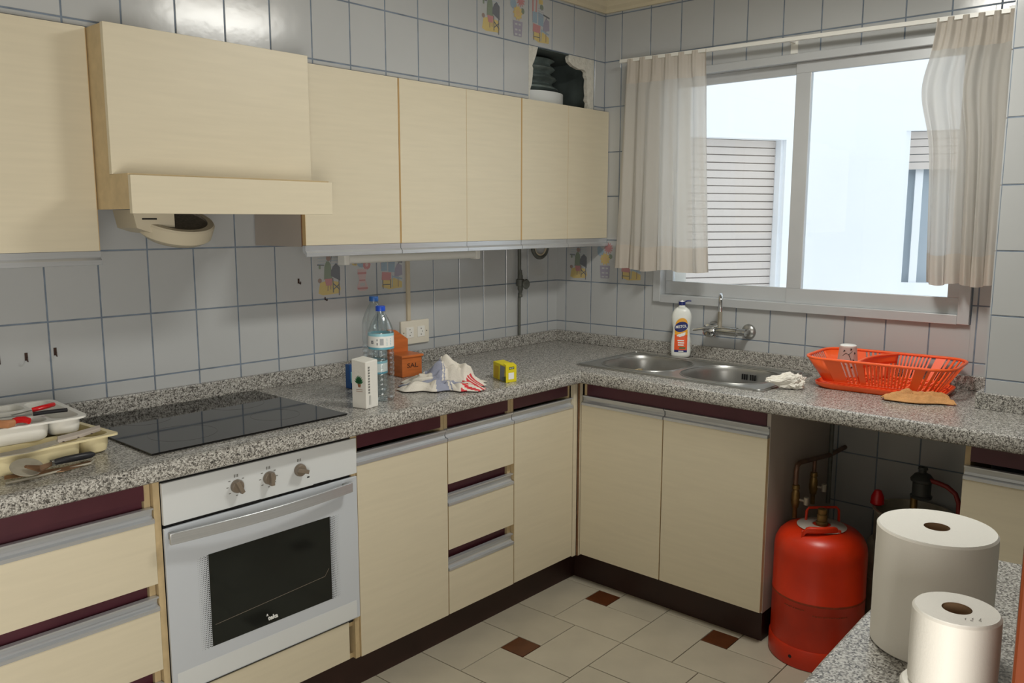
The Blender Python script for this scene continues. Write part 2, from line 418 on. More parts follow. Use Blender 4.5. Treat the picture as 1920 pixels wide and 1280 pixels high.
# pillar
pl = MB().box(-.292-GR, -.0005, -1.968, -2.52, 0, ROOF-.0005, 'grout').obj('wall_pillar', smooth=False); struct(pl, 'tiled pillar at the right of the window')
tile_wall(pl, 'right', [1.968, 2.118, 2.268, 2.418, 2.52], [.80]+[Z0+k*TH for k in range(0, 8)]+[ROOF], .292, key='P')
for k in range(6):   # plain tiles on the pillar's window side
    mb = MB(); mb.box(-.288, -.004, -1.962, -1.968, Z0+k*TH+.002, Z0+(k+1)*TH-.002, 'tile'); mb.obj('tile', pl, smooth=False)
# bulkhead hole: plaster left standing round it
hole = MB(); fnB = lambda u, v, w_: (u, -w_, v)
hole.prism([(-.5327, 1.964), (-.522, 1.964), (-.520, 2.0), (-.508, 2.03), (-.503, 2.06), (-.500, 2.09), (-.506, 2.10), (-.494, 2.12), (-.482, 2.145), (-.470, HZ1), (-.5327, HZ1)], fnB, BK-.014, BK+.004, 'plaster')
hole.prism([(-.0827, 1.964), (-.128, 1.964), (-.124, 1.99), (-.135, 2.0), (-.128, 2.02), (-.134, 2.06), (-.130, 2.09), (-.142, 2.105), (-.14, 2.12), (-.158, 2.128), (-.19, 2.126), (-.235, 2.135), (-.262, 2.148), (-.268, 2.165), (-.262, HZ1), (-.0827, HZ1)], fnB, BK-.014, BK+.004, 'plaster')
q = hole.obj('broken_plaster', bk, smooth=False); q['label'] = 'rough white plaster edge around the hole'

# floor with pinwheel tiles and dark insets
fl = MB().box(XL, .25, YN, .12, -.05, -.004, 'floor_grout').obj('floor', smooth=False); struct(fl, 'pale stone tiled floor with small brown inset squares')
FO = Vector((-.596, -.715, 0)); ca, sa = math.cos(math.radians(1.3)), math.sin(math.radians(1.3)); S = 1.006
FT = {'A': (-.2, 0, -.2, .1), 'B': (.1, .3, 0, .3), 'C': (-.2, .1, .1, .3), 'E': (0, .3, -.2, 0), 'S': (0, .1, 0, .1)}
fcache = {}
def fmap(a, b): a *= S; b *= S; return (FO.x-(a*ca-b*sa), FO.y-(a*sa+b*ca))
for ky, (a0, a1, b0, b1) in FT.items():
    g = .0016; mb = MB(); c = .0012
    P_ = [fmap(x, y) for x, y in ((a0+g, b0+g), (a1-g, b0+g), (a1-g, b1-g), (a0+g, b1-g))]
    P2 = [fmap(x, y) for x, y in ((a0+g+c, b0+g+c), (a1-g-c, b0+g+c), (a1-g-c, b1-g-c), (a0+g+c, b1-g-c))]
    c0 = fmap((a0+a1)/2, (b0+b1)/2)
    vs = [(x-c0[0], y-c0[1], -.004) for x, y in P_]+[(x-c0[0], y-c0[1], -.001) for x, y in P_]+[(x-c0[0], y-c0[1], 0) for x, y in P2]
    mb.add(vs, [(i, (i+1) % 4, 4+(i+1) % 4, 4+i) for i in range(4)]+[(4+i, 4+(i+1) % 4, 8+(i+1) % 4, 8+i) for i in range(4)]+[(8, 9, 10, 11)], 'floor_dark' if ky == 'S' else 'floor_tile')
    fcache[ky] = (mb.mesh('floor_tile' if ky != 'S' else 'inset_tile', False), c0)
for ia in range(-1, 6):
    for ib in range(-1, 5):
        for ky, (me, c0) in fcache.items():
            da, db = fmap(ia*.5, ib*.5); x = c0[0]+da-FO.x; y = c0[1]+db-FO.y
            if x > -.12 or y > -.40 or x < -3.0 or y < -2.9: continue
            o = bpy.data.objects.new(me.name, me); col.objects.link(o); o.parent = fl; o.location = (x, y, 0)

# ceiling, cornice, rear walls
o = MB().box(XL, .25, YN, .12, ROOF, ROOF+.1, 'ceiling').obj('ceiling', smooth=False); struct(o, 'plain pale ceiling')
cp = [(0, 2.386), (.012, 2.386), (.016, 2.398), (.03, 2.408), (.042, 2.425), (.05, 2.43), (.05, ROOF-.001), (0, ROOF-.001)]
cx = MB(); path = [(-2.95, -.2735), (-.0085, -.2735), (-.0085, -1.968)]
def cor(ptx, pty, kx, ky): return [(ptx-kx*d, pty-ky*d, z) for d, z in cp]
ring = [cor(-3.0, -.2735, 0, 1), cor(-.0085, -.2735, 1, 1), cor(-.0085, -1.966, 1, 0)]
n = len(cp); vs = [p for r_ in ring for p in r_]; fs = []
for i in range(2):
    for k in range(n): fs.append((i*n+k, i*n+(k+1) % n, (i+1)*n+(k+1) % n, (i+1)*n+k))
cx.add(vs, fs+[tuple(range(n)), tuple(range(2*n, 3*n))], 'cornice')
o = cx.obj('trim_1', smooth=False); struct(o, 'cream cornice moulding under the ceiling')
o = MB().box(XL, .25, YN-.1, YN, 0, ROOF, 'white_wall').obj('wall_front', smooth=False); struct(o, 'plain wall behind the camera')
o = MB().box(XL-.1, XL, YN, .12, 0, ROOF, 'white_wall').obj('wall_left', smooth=False); struct(o, 'plain wall at the far left')

o = MB().box(-2.215, -2.105, -2.565, YN+.001, 0, ROOF-.0005, 'white_wall').obj('wall_light_blocker', smooth=False); struct(o, 'unseen partition added behind the wooden door frame to block light')  # unseen wall, added to keep the fill light off the pillar and rolls
# ============================================================ WINDOW
wn = struct(MB().box(-.024, .05, YW0+.008, YW0-.030, ZW0-.008, ZW1+.012, 'frame_alu').obj('window_1', smooth=False, bevel=.002), 'grey aluminium two-pane sliding window')
def wpart(name, boxes, mt='frame_alu', bevel=.0015, label=None):
    mb = MB()
    for b in boxes: mb.box(*b, mt)
    q = mb.obj(name, wn, smooth=False, bevel=bevel)
    if label: q['label'] = label
    return q
wpart('frame_jamb', [(-.024, .05, YW1-.008, YW1+.030, ZW0-.008, ZW1+.012)])
wpart('frame_head', [(-.024, .05, YW0-.030, YW1+.030, ZW1-.018, ZW1+.012)])
wpart('frame_sill', [(-.024, .05, YW0-.030, YW1+.030, ZW0-.010, ZW0+.024)])
def sash(x0, x1, ya, yb, name, sa_, sb_):
    zb, zt = ZW0+.024, ZW1-.018
    q = wpart(name, [(x0, x1, ya, yb, zb, zb+.058), (x0, x1, ya, yb, zt-.04, zt), (x0, x1, ya, ya-sa_, zb+.058, zt-.04), (x0, x1, yb, yb+sb_, zb+.058, zt-.04)])
    g_ = MB().box((x0+x1)/2-.002, (x0+x1)/2+.002, ya-sa_, yb+sb_, zb+.058, zt-.04, 'pane').obj('window_pane', None, smooth=False)
    g_.parent = q; g_.matrix_parent_inverse = Matrix.Translation(-world_loc(q))
sash(.022, .040, YW0-.030, -1.225, 'left_sash', .035, .04)
sash(.000, .018, -1.172, YW1+.030, 'right_sash', .060, .042)
# exterior: the neighbouring white block across the light well
P0 = Vector((2.3, -.242, 0))
def facade(name, ang, L, label, openings):
    d = Vector((math.cos(math.radians(ang)), math.sin(math.radians(ang)), 0)); nrm = Vector((-d.y, d.x, 0))
    if nrm.dot(CAM-P0) < 0: nrm = -nrm
    fn = lambda u, v, w_: tuple(P0+d*u+nrm*w_+Vector((0, 0, v)))
    mb = MB(); us = [-.0]+[x for o_ in openings for x in (o_[0], o_[1])]+[L]
    for i in range(0, len(us)-1, 2): mb.prism([(us[i], -2.5), (us[i+1], -2.5), (us[i+1], 4.6), (us[i], 4.6)], fn, 0, -.2, 'facade')
    for a, b, z0, z1 in openings:
        mb.prism([(a, -2.5), (b, -2.5), (b, z0), (a, z0)], fn, 0, -.2, 'facade'); mb.prism([(a, z1), (b, z1), (b, 4.6), (a, 4.6)], fn, 0, -.2, 'facade')
    return mb, fn
# left facade (runs away to the left) with a closed roller shutter
mbf, fnL = facade('f', 150, 3.2, '', [(.146, 1.45, .50, 1.995)])
root = thing('building', 'white rendered house outside with a closed roller shutter', 'building', (P0.x, P0.y, 0))
mbf.obj('facade_wall', root, smooth=False)
q = MB().prism([(.146, .50), (1.45, .50), (1.45, 1.995), (.146, 1.995)], fnL, -.10, -.12, 'shut_gap').obj('shutter_backing', root, smooth=False)
nsl = 30; hs = (1.995-.50)/nsl
for k in range(nsl):
    z = .50+k*hs
    MB().prism([(.165, z+.003), (1.44, z+.003), (1.44, z+hs-.003), (.165, z+hs-.003)], fnL, -.09+.004, -.10, 'shutter').obj('shutter_slat', root, smooth=False, bevel=.002)
MB().prism([(.135, .50), (.165, .50), (.165, 1.998), (.135, 1.998)], fnL, -.03, -.11, 'facade').obj('shutter_rail', root, smooth=False)
mbf, fnR = facade('f', -69.6, 4.5, '', [(.604, 2.1, .74, 2.036)])
root2 = thing('building', 'white rendered house outside with a half-raised shutter over a glazed window', 'building', (P0.x, P0.y, 0))
mbf.obj('facade_wall', root2, smooth=False)
for k in range(5):
    z = 1.797+k*.048
    MB().prism([(.632, z), (2.06, z), (2.06, z+.044), (.632, z+.044)], fnR, -.06, -.075, 'shutter').obj('shutter_slat', root2, smooth=False, bevel=.003)
MB().prism([(.600, .74), (.632, .74), (.632, 2.038), (.600, 2.038)], fnR, -.02, -.12, 'facade').obj('window_jamb', root2, smooth=False)
MB().prism([(.632, .74), (2.1, .74), (2.1, 2.036), (.632, 2.036)], fnR, -.14, -.16, 'ext_glass').obj('window_glass', root2, smooth=False)
MB().prism([(.68, .74), (.725, .74), (.725, 1.80), (.68, 1.80)], fnR, -.10, -.14, 'facade').obj('window_stile', root2, smooth=False)
MB().prism([(.632, .74), (2.1, .74), (2.1, 1.07), (.632, 1.07)], fnR, -.09, -.14, 'facade').obj('window_rail', root2, smooth=False)

# curtain rail and curtains
def railz(y): return 2.156+(-.45-y)*(-.0145)
rt = thing('curtain_rail', 'slim white curtain rail running above the window', 'curtain rail', (-.08, -1.2, 2.145))
rb = MB(); pr = [(-.008, -.007), (.008, -.007), (.008, .007), (-.008, .007)]
rb.add([(-.08+a, -.41, railz(-.41)+b) for a, b in pr]+[(-.08+a, -1.955, railz(-1.955)+b) for a, b in pr], [(0, 1, 2, 3), (7, 6, 5, 4)]+[(i, (i+1) % 4, 4+(i+1) % 4, 4+i) for i in range(4)], 'white_plastic')
rb.obj('rail', rt, smooth=False)
for y in (-.47, -1.165, -1.90):
    MB().box(-.0085, -.013, y-.014, y+.014, 2.105, 2.165, 'white_plastic').box(-.013, -.075, y-.005, y+.005, railz(y)-.004, railz(y)+.003, 'white_plastic').obj('bracket', rt, smooth=False)
def curtain(yt0, yt1, yb0, yb1, ph, n, lab, bulge):
    t = thing('curtain', lab, 'curtain', (-.08, (yt0+yt1)/2, 1.26))
    zb = 1.258
    rc = random.Random(int(ph*10)); wob = [(rc.uniform(1.5, 4), rc.uniform(0, 6), rc.uniform(.25, .6)) for _ in range(3)]
    def sst(a, b, x): x = max(0, min(1, (x-a)/(b-a))); return x*x*(3-2*x)
    def f(s, v):
        z0 = zb+.005*math.sin(s*13+ph); zt = railz(yt0+(yt1-yt0)*s)+.004
        z = z0+(zt-z0)*v
        e = v**.8
        y = (yb0+(yb1-yb0)*s)*(1-e)+(yt0+(yt1-yt0)*s)*e+bulge(s, v)
        k = sst(.84, .93, v)
        w_ = s*n*2*PI+ph+sum(q*math.sin(s*fq*2.2+p0+v*.9) for fq, p0, q in wob)
        wide = .62*math.sin(w_)+.38*math.sin(w_*.53+v*1.4+ph)
        a = .026-.012*v
        body = a*wide+.0035*math.sin(w_*3.1+v*5)*(1-v)
        g = s*n*2*PI*1.0+ph
        head = .010*math.sin(g)*abs(math.sin(g))+.0035*math.sin(g*3)
        x = -.086-(body*(1-k)+head*k)
        y += .007*math.cos(w_)*(1-v)
        return (x, y, z)
    hem = .115
    nu = 160
    MB().grid(lambda s, v: f(s, hem+(.885-hem)*v), nu, 40, 'sheer').obj('cloth', t)
    MB().grid(lambda s, v: tuple(Vector(f(s, hem*v))+Vector((-.0015, 0, 0))), nu, 6, 'sheer_hem').obj('hem', t)['label'] = 'doubled bottom hem'
    MB().grid(lambda s, v: f(s, .885+.115*v), nu, 6, 'sheer_hem').obj('heading', t)['label'] = 'pinch-pleated heading tape'
curtain(-.455, -.832, -.415, -.885, .6, 6, 'sheer off-white curtain hanging left of the window over the sink', lambda s, v: 0)
curtain(-1.695, -1.945, -1.722, -1.945, 2.2, 5.5, 'sheer off-white curtain hanging right of the window beside the pillar', lambda s, v: (1-s)*(.046*math.exp(-((v-.74)/.15)**2)+.016/(1+math.exp((v-.62)*18))))

# ============================================================ WORKTOP
CT, CB, DF = .890, .842, .640
wt = thing('worktop', 'L-shaped speckled grey granite worktop along both walls', 'worktop', (-1.6, -.3, CT))
SK = (-.50, -.135, -1.305, -.565)   # sink cut-out x0,x1,y0,y1
HB = (-2.285, -1.725, -.545, -.07)
mb = MB(); I = .618
def cut(rect, holes):
    rs = [rect]
    for h in holes: rs = [q for p in rs for q in subtract(p, h)]
    return rs
for r in cut((-3.4, -.001, -I, -.001), [HB, (SK[0], SK[1], SK[2], SK[3])])+cut((-I, -.001, -1.967, -I), [(SK[0], SK[1], SK[2], SK[3])]):
    mb.box(r[0], r[1], r[2], r[3], CB, CT, 'granite')
mb.box(-I, -.301, -2.5, -1.967, CB, CT, 'granite')
ep = [(0, CB), (.014, CB), (.020, CB+.004), (.022, CB+.012), (.022, CT-.012), (.019, CT-.004), (.012, CT), (0, CT)]
rg = [[(-3.4, -I-d, z) for d, z in ep], [(-I-d, -I-d, z) for d, z in ep], [(-I-d, -2.5, z) for d, z in ep]]
n = len(ep); vs = [p for r_ in rg for p in r_]; fs = []
for i in range(2):
    for k in range(n): fs.append((i*n+k, i*n+(k+1) % n, (i+1)*n+(k+1) % n, (i+1)*n+k))
mb.add(vs, fs+[tuple(range(n)), tuple(range(2*n, 3*n))], 'granite')
mb.obj('slab', wt, smooth=True)
for bx in ((-3.4, -.0285, -.0285, -.0085, CT, .941), (-.0285, -.0085, -1.966, -.0085, CT, .941), (-.3205, -.3005, -2.5, -1.948, CT, .941), (-.3003, -.029, -1.966, -1.948, CT, .941)):
    MB().box(*bx, 'granite').obj('upstand', wt, smooth=False, bevel=.002)

# hob
hb = thing('hob', 'black glass ceramic hob set into the worktop beside the trays', 'hob', (-2.0, -.3, CT))
MB().box(-2.305, -1.703, -.565, -.048, CT+.0005, CT+.0055, 'ceran').obj('glass_plate', hb, smooth=False, bevel=.0015)
for x, y, r in ((-2.15, -.19, .072), (-2.15, -.42, .09), (-1.86, -.19, .09), (-1.86, -.42, .072)):
    mk = MB()
    mk.lathe([(r, .0056), (r, .0057), (r-.0015, .0057), (r-.0015, .0056)], (x, y, CT), 'ceran_mark', 48, cap=False)
    mk.obj('zone_ring', hb, smooth=False)
MB().box(HB[0]+.004, HB[1]-.004, HB[2]+.004, HB[3]-.004, .845, CT, 'black').obj('hob_body', hb, smooth=False)

# ============================================================ BASE CABINETS (left run face y=-.60, right run face x=-.60)
FY = -.60
def fl_(u, v, w_): return (u, FY+w_, v)         # w>0 goes into the cabinet
def fr_(u, v, w_): return (FY+w_, u, v)
def bx2(mb, fn, u0, u1, v0, v1, w0, w1, mt):
    return mb.prism([(u0, v0), (u1, v0), (u1, v1), (u0, v1)], fn, w0, w1, mt)
def handle_strip(parent, fn, u0, u1, z0, z1):
    """aluminium finger-pull: sloping scooped back with a bright lower lip"""
    mb = MB(); h = z1-z0
    pr = [(0, z0), (-.002, z0+.001), (-.002, z0+.010), (.001, z0+.0115), (.010, z0+.013), (.013, z0+h*.5), (.010, z1-.006), (.002, z1-.004), (.002, z1), (.018, z1), (.018, z0)]
    vs = [fn(u0, z, w_) for w_, z in pr]+[fn(u1, z, w_) for w_, z in pr]; k = len(pr)
    mb.add(vs, [tuple(range(k)), tuple(range(k, 2*k))]+[(i, (i+1) % k, k+(i+1) % k, k+i) for i in range(k)], 'alu')
    o = mb.obj('handle', None, smooth=False); o.parent = parent; o.matrix_parent_inverse = Matrix.Translation(-world_loc(parent)); o['label'] = 'aluminium finger-pull strip'
    return o
def door(root, fn, u0, u1, z0, z1, h0, h1, name='door', edge='cream_edge'):
    mb = MB(); bx2(mb, fn, u0+.0015, u1-.0015, z0, z1, 0, .018, 'cream')
    bx2(mb, fn, u0+.0012, u0+.0016, z0, z1, .0008, .018, edge); bx2(mb, fn, u1-.0016, u1-.0012, z0, z1, .0008, .018, edge)
    d = mb.obj(name, root, smooth=False)
    if h0 is not None: handle_strip(d, fn, u0+.001, u1-.001, h0, h1)
    return d
def carcass(root, fn, u0, u1, depth, z0=.12, z1=.84, side='cream_edge', top_open=False):
    mb = MB(); t = .016
    bx2(mb, fn, u0+.0005, u0+t, z0, z1, .019, depth, side); bx2(mb, fn, u1-t, u1-.0005, z0, z1, .019, depth, side)
    bx2(mb, fn, u0+t, u1-t, z0, z0+t, .019, depth, side); bx2(mb, fn, u0+t, u1-t, z0+t, z1, depth-.006, depth, side)
    mb.obj('carcass', root, smooth=False)
    mb = MB(); bx2(mb, fn, u0+t, u1-t, .787, z1, .016, .028, 'maroon'); mb.obj('fascia', root, smooth=False)['label'] = 'dark maroon rail under the worktop'
def drawer_bank(root, fn, u0, u1, spans, depth):
    carcass(root, fn, u0, u1, depth)
    mb = MB(); bx2(mb, fn, u0+.017, u1-.017, .137, .786, .030, .040, 'maroon'); mb.obj('back_rail', root, smooth=False)['label'] = 'maroon recess panel between drawers'
    for z0, z1, h0, h1 in spans:
        d = MB(); bx2(d, fn, u0+.0015, u1-.0015, z0, z1, 0, .018, 'cream'); bx2(d, fn, u0+.0012, u0+.0016, z0, z1, .001, .018, 'cream_edge')
        o = d.obj('drawer', root, smooth=False); handle_strip(o, fn, u0+.001, u1-.001, h0, h1)
DEP = .585
# far-left drawer unit
c = thing('base_cabinet', 'cream drawer cabinet left of the oven with maroon recesses', 'cabinet', (-2.62, -.3, 0))
drawer_bank(c, fl_, -2.925, -2.323, [(.572, .729, .729, .768), (.343, .500, .500, .537), (.124, .271, .271, .305)], DEP)
c = thing('base_cabinet', 'cream base cabinet with one door at the left end of the hob run', 'cabinet', (-3.16, -.3, 0))
carcass(c, fl_, -3.395, -2.930, DEP); door(c, fl_, -3.395, -2.930, .125, .737, .737, .777)
# oven housing
c = thing('oven_housing', 'cream cabinet housing around the built-in oven with a blank bottom panel', 'cabinet', (-2.0, -.3, 0))
mb = MB()
for u in (-2.3215, -1.7175):
    bx2(mb, fl_, u, u+.0165, .12, .84, .006, DEP, 'cream_edge')
bx2(mb, fl_, -2.305, -1.7175, .12, .136, .02, DEP, 'cream_edge'); bx2(mb, fl_, -2.305, -1.7175, .225, .241, .02, DEP, 'cream_edge')
mb.obj('carcass', c, smooth=False)
mb = MB(); bx2(mb, fl_, -2.303, -1.742, .130, .250, .004, .020, 'cream'); mb.obj('bottom_panel', c, smooth=False)
c = thing('base_cabinet', 'cream base cabinet with a single wide door right of the oven', 'cabinet', (-1.51, -.3, 0))
carcass(c, fl_, -1.701, -1.322, DEP); door(c, fl_, -1.701, -1.322, .122, .737, .737, .777)
c = thing('base_cabinet', 'cream cabinet with three stacked drawers in the middle of the hob run', 'cabinet', (-1.15, -.3, 0))
drawer_bank(c, fl_, -1.3205, -.9865, [(.589, .738, .738, .779), (.356, .511, .511, .551), (.123, .279, .279, .320)], DEP)
c = thing('base_cabinet', 'cream base cabinet with a narrow door next to the inner corner', 'cabinet', (-.81, -.3, 0))
carcass(c, fl_, -.985, -.634, DEP); door(c, fl_, -.985, -.634, .125, .738, .738, .779)
c = thing('corner_post', 'cream filler strips in the inner corner of the base cabinets', 'filler strip', (-.61, -.61, .12))
MB().box(-.632, -.610, -.603, -.585, .12, .841, 'cream').obj('strip', c, smooth=False, bevel=.001)
MB().box(-.606, -.588, -.6035, -.612, .12, .841, 'cream').box(-.608, -.6062, -.6035, -.612, .12, .841, 'brown_edge').obj('strip', c, smooth=False)
# sink cabinet
c = thing('base_cabinet', 'cream two-door base cabinet under the sink', 'cabinet', (-.3, -1.0, 0))
mb = MB(); t = .016
bx2(mb, fr_, -.616, -.63, .12, .841, .019, .585, 'cream_edge'); bx2(mb, fr_, -1.399, -1.385, .12, .841, .0185, .585, 'side_grey'); bx2(mb, fr_, -1.385, -.63, .12, .136, .019, .585, 'cream_edge')
mb.obj('carcass', c, smooth=False)
mb = MB(); bx2(mb, fr_, -1.3835, -.6305, .787, .841, .016, .028, 'maroon'); mb.obj('fascia', c, smooth=False)['label'] = 'dark maroon rail under the worktop'
for a, b in ((-.990, -.614), (-1.3985, -.992)): door(c, fr_, a, b, .127, .747, .747, .786)
c = thing('base_cabinet', 'cream base cabinet under the worktop beyond the gas bottles', 'cabinet', (-.4, -2.2, 0))
mb = MB(); bx2(mb, fr_, -2.0075, -1.9925, .0, .841, .019, .29, 'cream_edge'); bx2(mb, fr_, -2.44, -2.425, 0, .841, .019, .29, 'cream_edge'); bx2(mb, fr_, -2.425, -2.0075, .12, .136, .019, .29, 'cream_edge')
mb.T = None; mb.obj('carcass', c, smooth=False)
mb = MB(); bx2(mb, fr_, -2.42, -2.0075, .787, .841, .016, .028, 'maroon'); mb.obj('fascia', c, smooth=False)['label'] = 'dark maroon rail under the worktop'
door(c, fr_, -2.436, -1.994, .127, .735, .735, .775)
# plinths
o = MB().box(-3.39, -.533, -.55, -.535, 0, .1195, 'plinth').box(-.55, -.535, -.5505, -1.385, 0, .1195, 'plinth').box(-.534, -.02, -1.385, -1.37, 0, .1195, 'plinth').obj('trim_2', smooth=False)
struct(o, 'dark brown plinth under the base cabinets')
o = MB().box(-.55, -.535, -2.43, -2.01, 0, .1195, 'plinth').obj('trim_3', smooth=False); struct(o, 'dark brown plinth under the right cabinet')

# ============================================================ OVEN
ov = thing('oven', 'white built-in electric oven with dark glass door under the hob', 'oven', (-2.0, -.3, .25))
MB().box(-2.300, -1.722, -.592, -.06, .245, .80, 'black').obj('oven_body', ov, smooth=False)
pn = MB().box(-2.303, -1.703, -.604, -.593, .717, .826, 'white_enamel').obj('control_panel', ov, smooth=False, bevel=.002)
MB().box(-2.303, -1.703, -.5925, -.575, .8265, .8405, 'black').obj('gap_shadow_strip', ov, smooth=False)
ty = -.6045
for i, x in enumerate((-2.101, -2.004, -1.905)):
    k = MB(); 
    k.T = Matrix.Translation((x, -.604, .773)) @ Matrix.Rotation(math.radians(90), 4, 'X')
    k.lathe([(.0172, 0), (.0182, .002), (.0176, .009), (.016, .013), (.0, .013)], (0, 0, 0), 'knob', 24)
    a = math.radians((-25, 0, -70)[i])
    k.T = Matrix.Translation((x, -.616, .773)) @ Matrix.Rotation(a, 4, 'Y')
    k.box(-.0055, .0055, -.012, .001, -.0185, .0185, 'knob')
    k.obj('knob', ov, smooth=True, bevel=.001)
    tm = MB()
    tm.box(x-.006, x-.003, ty, ty+.001, .797, .805, 'print_grey'); tm.box(x-.001, x+.001, ty, ty+.001, .797, .805, 'print_grey'); tm.box(x+.003, x+.006, ty, ty+.001, .797, .805, 'print_grey')
    if i < 2:
        for ag in (50, 90, 130, 180, 230, 270, 310):
            if ag == 90 and i == 0: continue
            r = .026; tx = x+r*math.sin(math.radians(ag)); tz = .773+r*math.cos(math.radians(ag))
            tm.box(tx-.003, tx+.003, ty, ty+.001, tz-.0012, tz+.0012, 'print_grey')
    else: MB().box(-1.880, -1.872, ty, ty+.001, .743, .747, 'black').obj('indicator_lamp', pn, smooth=False)
    tm.obj('dial_marking', pn, smooth=False)
dr = MB()
def blur_frame(mb):
    X0, X1, Z0_, Z1 = -2.303, -1.703, .258, .708; a0, a1, b0, b1 = -2.185, -1.797, .352, .610
    y = -.603
    mb.box(X0, X1, y, -.594, Z0_, Z1, 'glass_white')
blur_frame(dr)
dr = dr.obj('door', ov, smooth=False, bevel=.002)
wnd = MB().box(-2.190, -1.806, -.6036, -.603, .352, .608, 'oven_dark').obj('window_glass', dr, smooth=False)
for k in range(4):   # printed dots fading towards the glass: successive darker bands
    pass
# printed dot border of the glass: real small dots, fading outwards
dots = MB()
for side in range(2):
    for cidx in range(7):
        for rr_ in range(46):
            r_ = .0022*(1-cidx/8)
            x = (-2.190-.0028-cidx*.0046) if side == 0 else (-1.806+.0028+cidx*.0046)
            z = .353+rr_*.0056+(cidx % 2)*.0028
            if z > .607: continue
            dots.add([(x-r_, -.6034, z), (x, -.6034, z-r_), (x+r_, -.6034, z), (x, -.6034, z+r_)], [(0, 1, 2, 3)], 'oven_dark')
o = dots.obj('dot_border', dr, smooth=False); o['kind'] = 'stuff'
MB().box(-2.29, -1.716, -.6034, -.603, .262, .316, 'white_enamel').obj('lower_band', dr, smooth=False)
hd = MB(); npt = 24; top = []; 
for i in range(npt+1):
    s = i/npt; x = -2.302+.560*s; y = -.634-.022*math.sin(PI*s); top.append((x, y))
vs = []; 
for x, y in top: vs += [(x, y, .674), (x, y, .704), (x, y+.007, .704), (x, y+.007, .674)]
fs = [(0, 1, 2, 3)]+[(4*npt, 4*npt+1, 4*npt+2, 4*npt+3)]
for i in range(npt):
    for k in range(4): fs.append((4*i+k, 4*i+(k+1) % 4, 4*i+4+(k+1) % 4, 4*i+4+k))
hd.add(vs, fs, 'alu')
for x in (-2.294, -1.758): hd.box(x, x+.014, -.632, -.603, .680, .698, 'steel')
o = hd.obj('handle', dr, smooth=True, bevel=.0015); o['label'] = 'bowed brushed steel bar handle'
# glint of the oven shelf, painted as one thin line on the glass
glint_mb = MB()
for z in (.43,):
    glint_mb.tube([(-2.18, -.6039, z-.02), (-1.83, -.6039, z), (-1.815, -.6039, z+.02)], .0006, 'knob', 5)
glint_mb.obj('painted_shelf_glint', dr)
fnO = lambda u, v, w_: (-2.008+u, -.6042-w_, .369+v)
text('teka', .018, fnO, 'l_white', 'logo_lettering', dr, bold=.0006)
MB().box(-2.0285, -2.0225, -.6042, -.6038, .3775, .3795, 'l_white').box(-2.0272, -2.0238, -.6042, -.6038, .3800, .3835, 'l_white').obj('logo_mark', dr, smooth=False)
MB().box(-2.11, -2.03, -.6048, -.604, .7135, .7185, 'black').obj('chipped_edge', pn, smooth=False); MB().box(-1.86, -1.80, -.6048, -.604, .7145, .7195, 'black').obj('chipped_edge', pn, smooth=False)

# ============================================================ WALL CABINETS
UF = -.305
def fu(u, v, w_): return (u, UF+w_, v)
def wall_cab(label, xs, z0=1.393, z1=1.957, left_dark=False):
    c = thing('wall_cabinet', label, 'cabinet', ((xs[0]+xs[-1])/2, -.15, z0))
    mb = MB(); t = .016; D = .036+.256
    a, b = xs[0]+.0005, xs[-1]-.0005
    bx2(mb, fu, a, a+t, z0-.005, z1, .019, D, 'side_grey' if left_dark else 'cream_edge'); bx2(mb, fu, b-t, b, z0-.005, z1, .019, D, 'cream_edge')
    if not left_dark: bx2(mb, fu, a, a+.0025, z0, z1, .003, .019, 'tan_edge')
    bx2(mb, fu, b-.0025, b, z0, z1, .003, .019, 'tan_edge')
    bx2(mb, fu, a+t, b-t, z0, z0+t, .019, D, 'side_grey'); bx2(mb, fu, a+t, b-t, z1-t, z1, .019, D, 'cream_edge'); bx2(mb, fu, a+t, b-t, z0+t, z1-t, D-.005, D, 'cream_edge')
    if left_dark: bx2(mb, fu, a-.001, a+.016, z0-.005, z1, .0185, .0195, 'brown_edge')
    mb.obj('carcass', c, smooth=False)
    for i in range(len(xs)-1):
        g = .0036 if (i == 0) else .001
        g2 = .0036 if i == len(xs)-2 else .001
        m2 = MB(); bx2(m2, fu, xs[i]+g, xs[i+1]-g2, z0, z1, 0, .018, 'cream'); bx2(m2, fu, xs[i]+g-.0008, xs[i]+g, z0, z1, .0005, .018, 'tan_edge'); bx2(m2, fu, xs[i+1]-g2, xs[i+1]-g2+.0008, z0, z1, .001, .018, 'cream_edge')
        d = m2.obj('door', c, smooth=False)
        h = MB(); k0, k1 = xs[i]+.001, xs[i+1]-.001
        pr = [(.018, z0-.001), (.001, z0-.001), (.002, z0-.017), (-.006, z0-.024), (-.006, z0-.036), (-.003, z0-.037), (.004, z0-.028), (.018, z0-.020)]
        n_ = len(pr)
        h.add([fu(k0, z, w_) for w_, z in pr]+[fu(k1, z, w_) for w_, z in pr], [tuple(range(n_)), tuple(range(n_, 2*n_))]+[(q_, (q_+1) % n_, n_+(q_+1) % n_, n_+q_) for q_ in range(n_)], 'alu')
        o = h.obj('handle', None, smooth=False); o.parent = d; o.matrix_parent_inverse = Matrix.Translation(-world_loc(d)); o['label'] = 'aluminium finger-pull strip'
    return c
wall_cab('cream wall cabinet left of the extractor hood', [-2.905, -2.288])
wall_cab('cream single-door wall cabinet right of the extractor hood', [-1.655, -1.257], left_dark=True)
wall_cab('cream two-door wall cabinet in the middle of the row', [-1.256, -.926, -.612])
wall_cab('cream two-door wall cabinet against the window wall', [-.611, -.308, -.010])
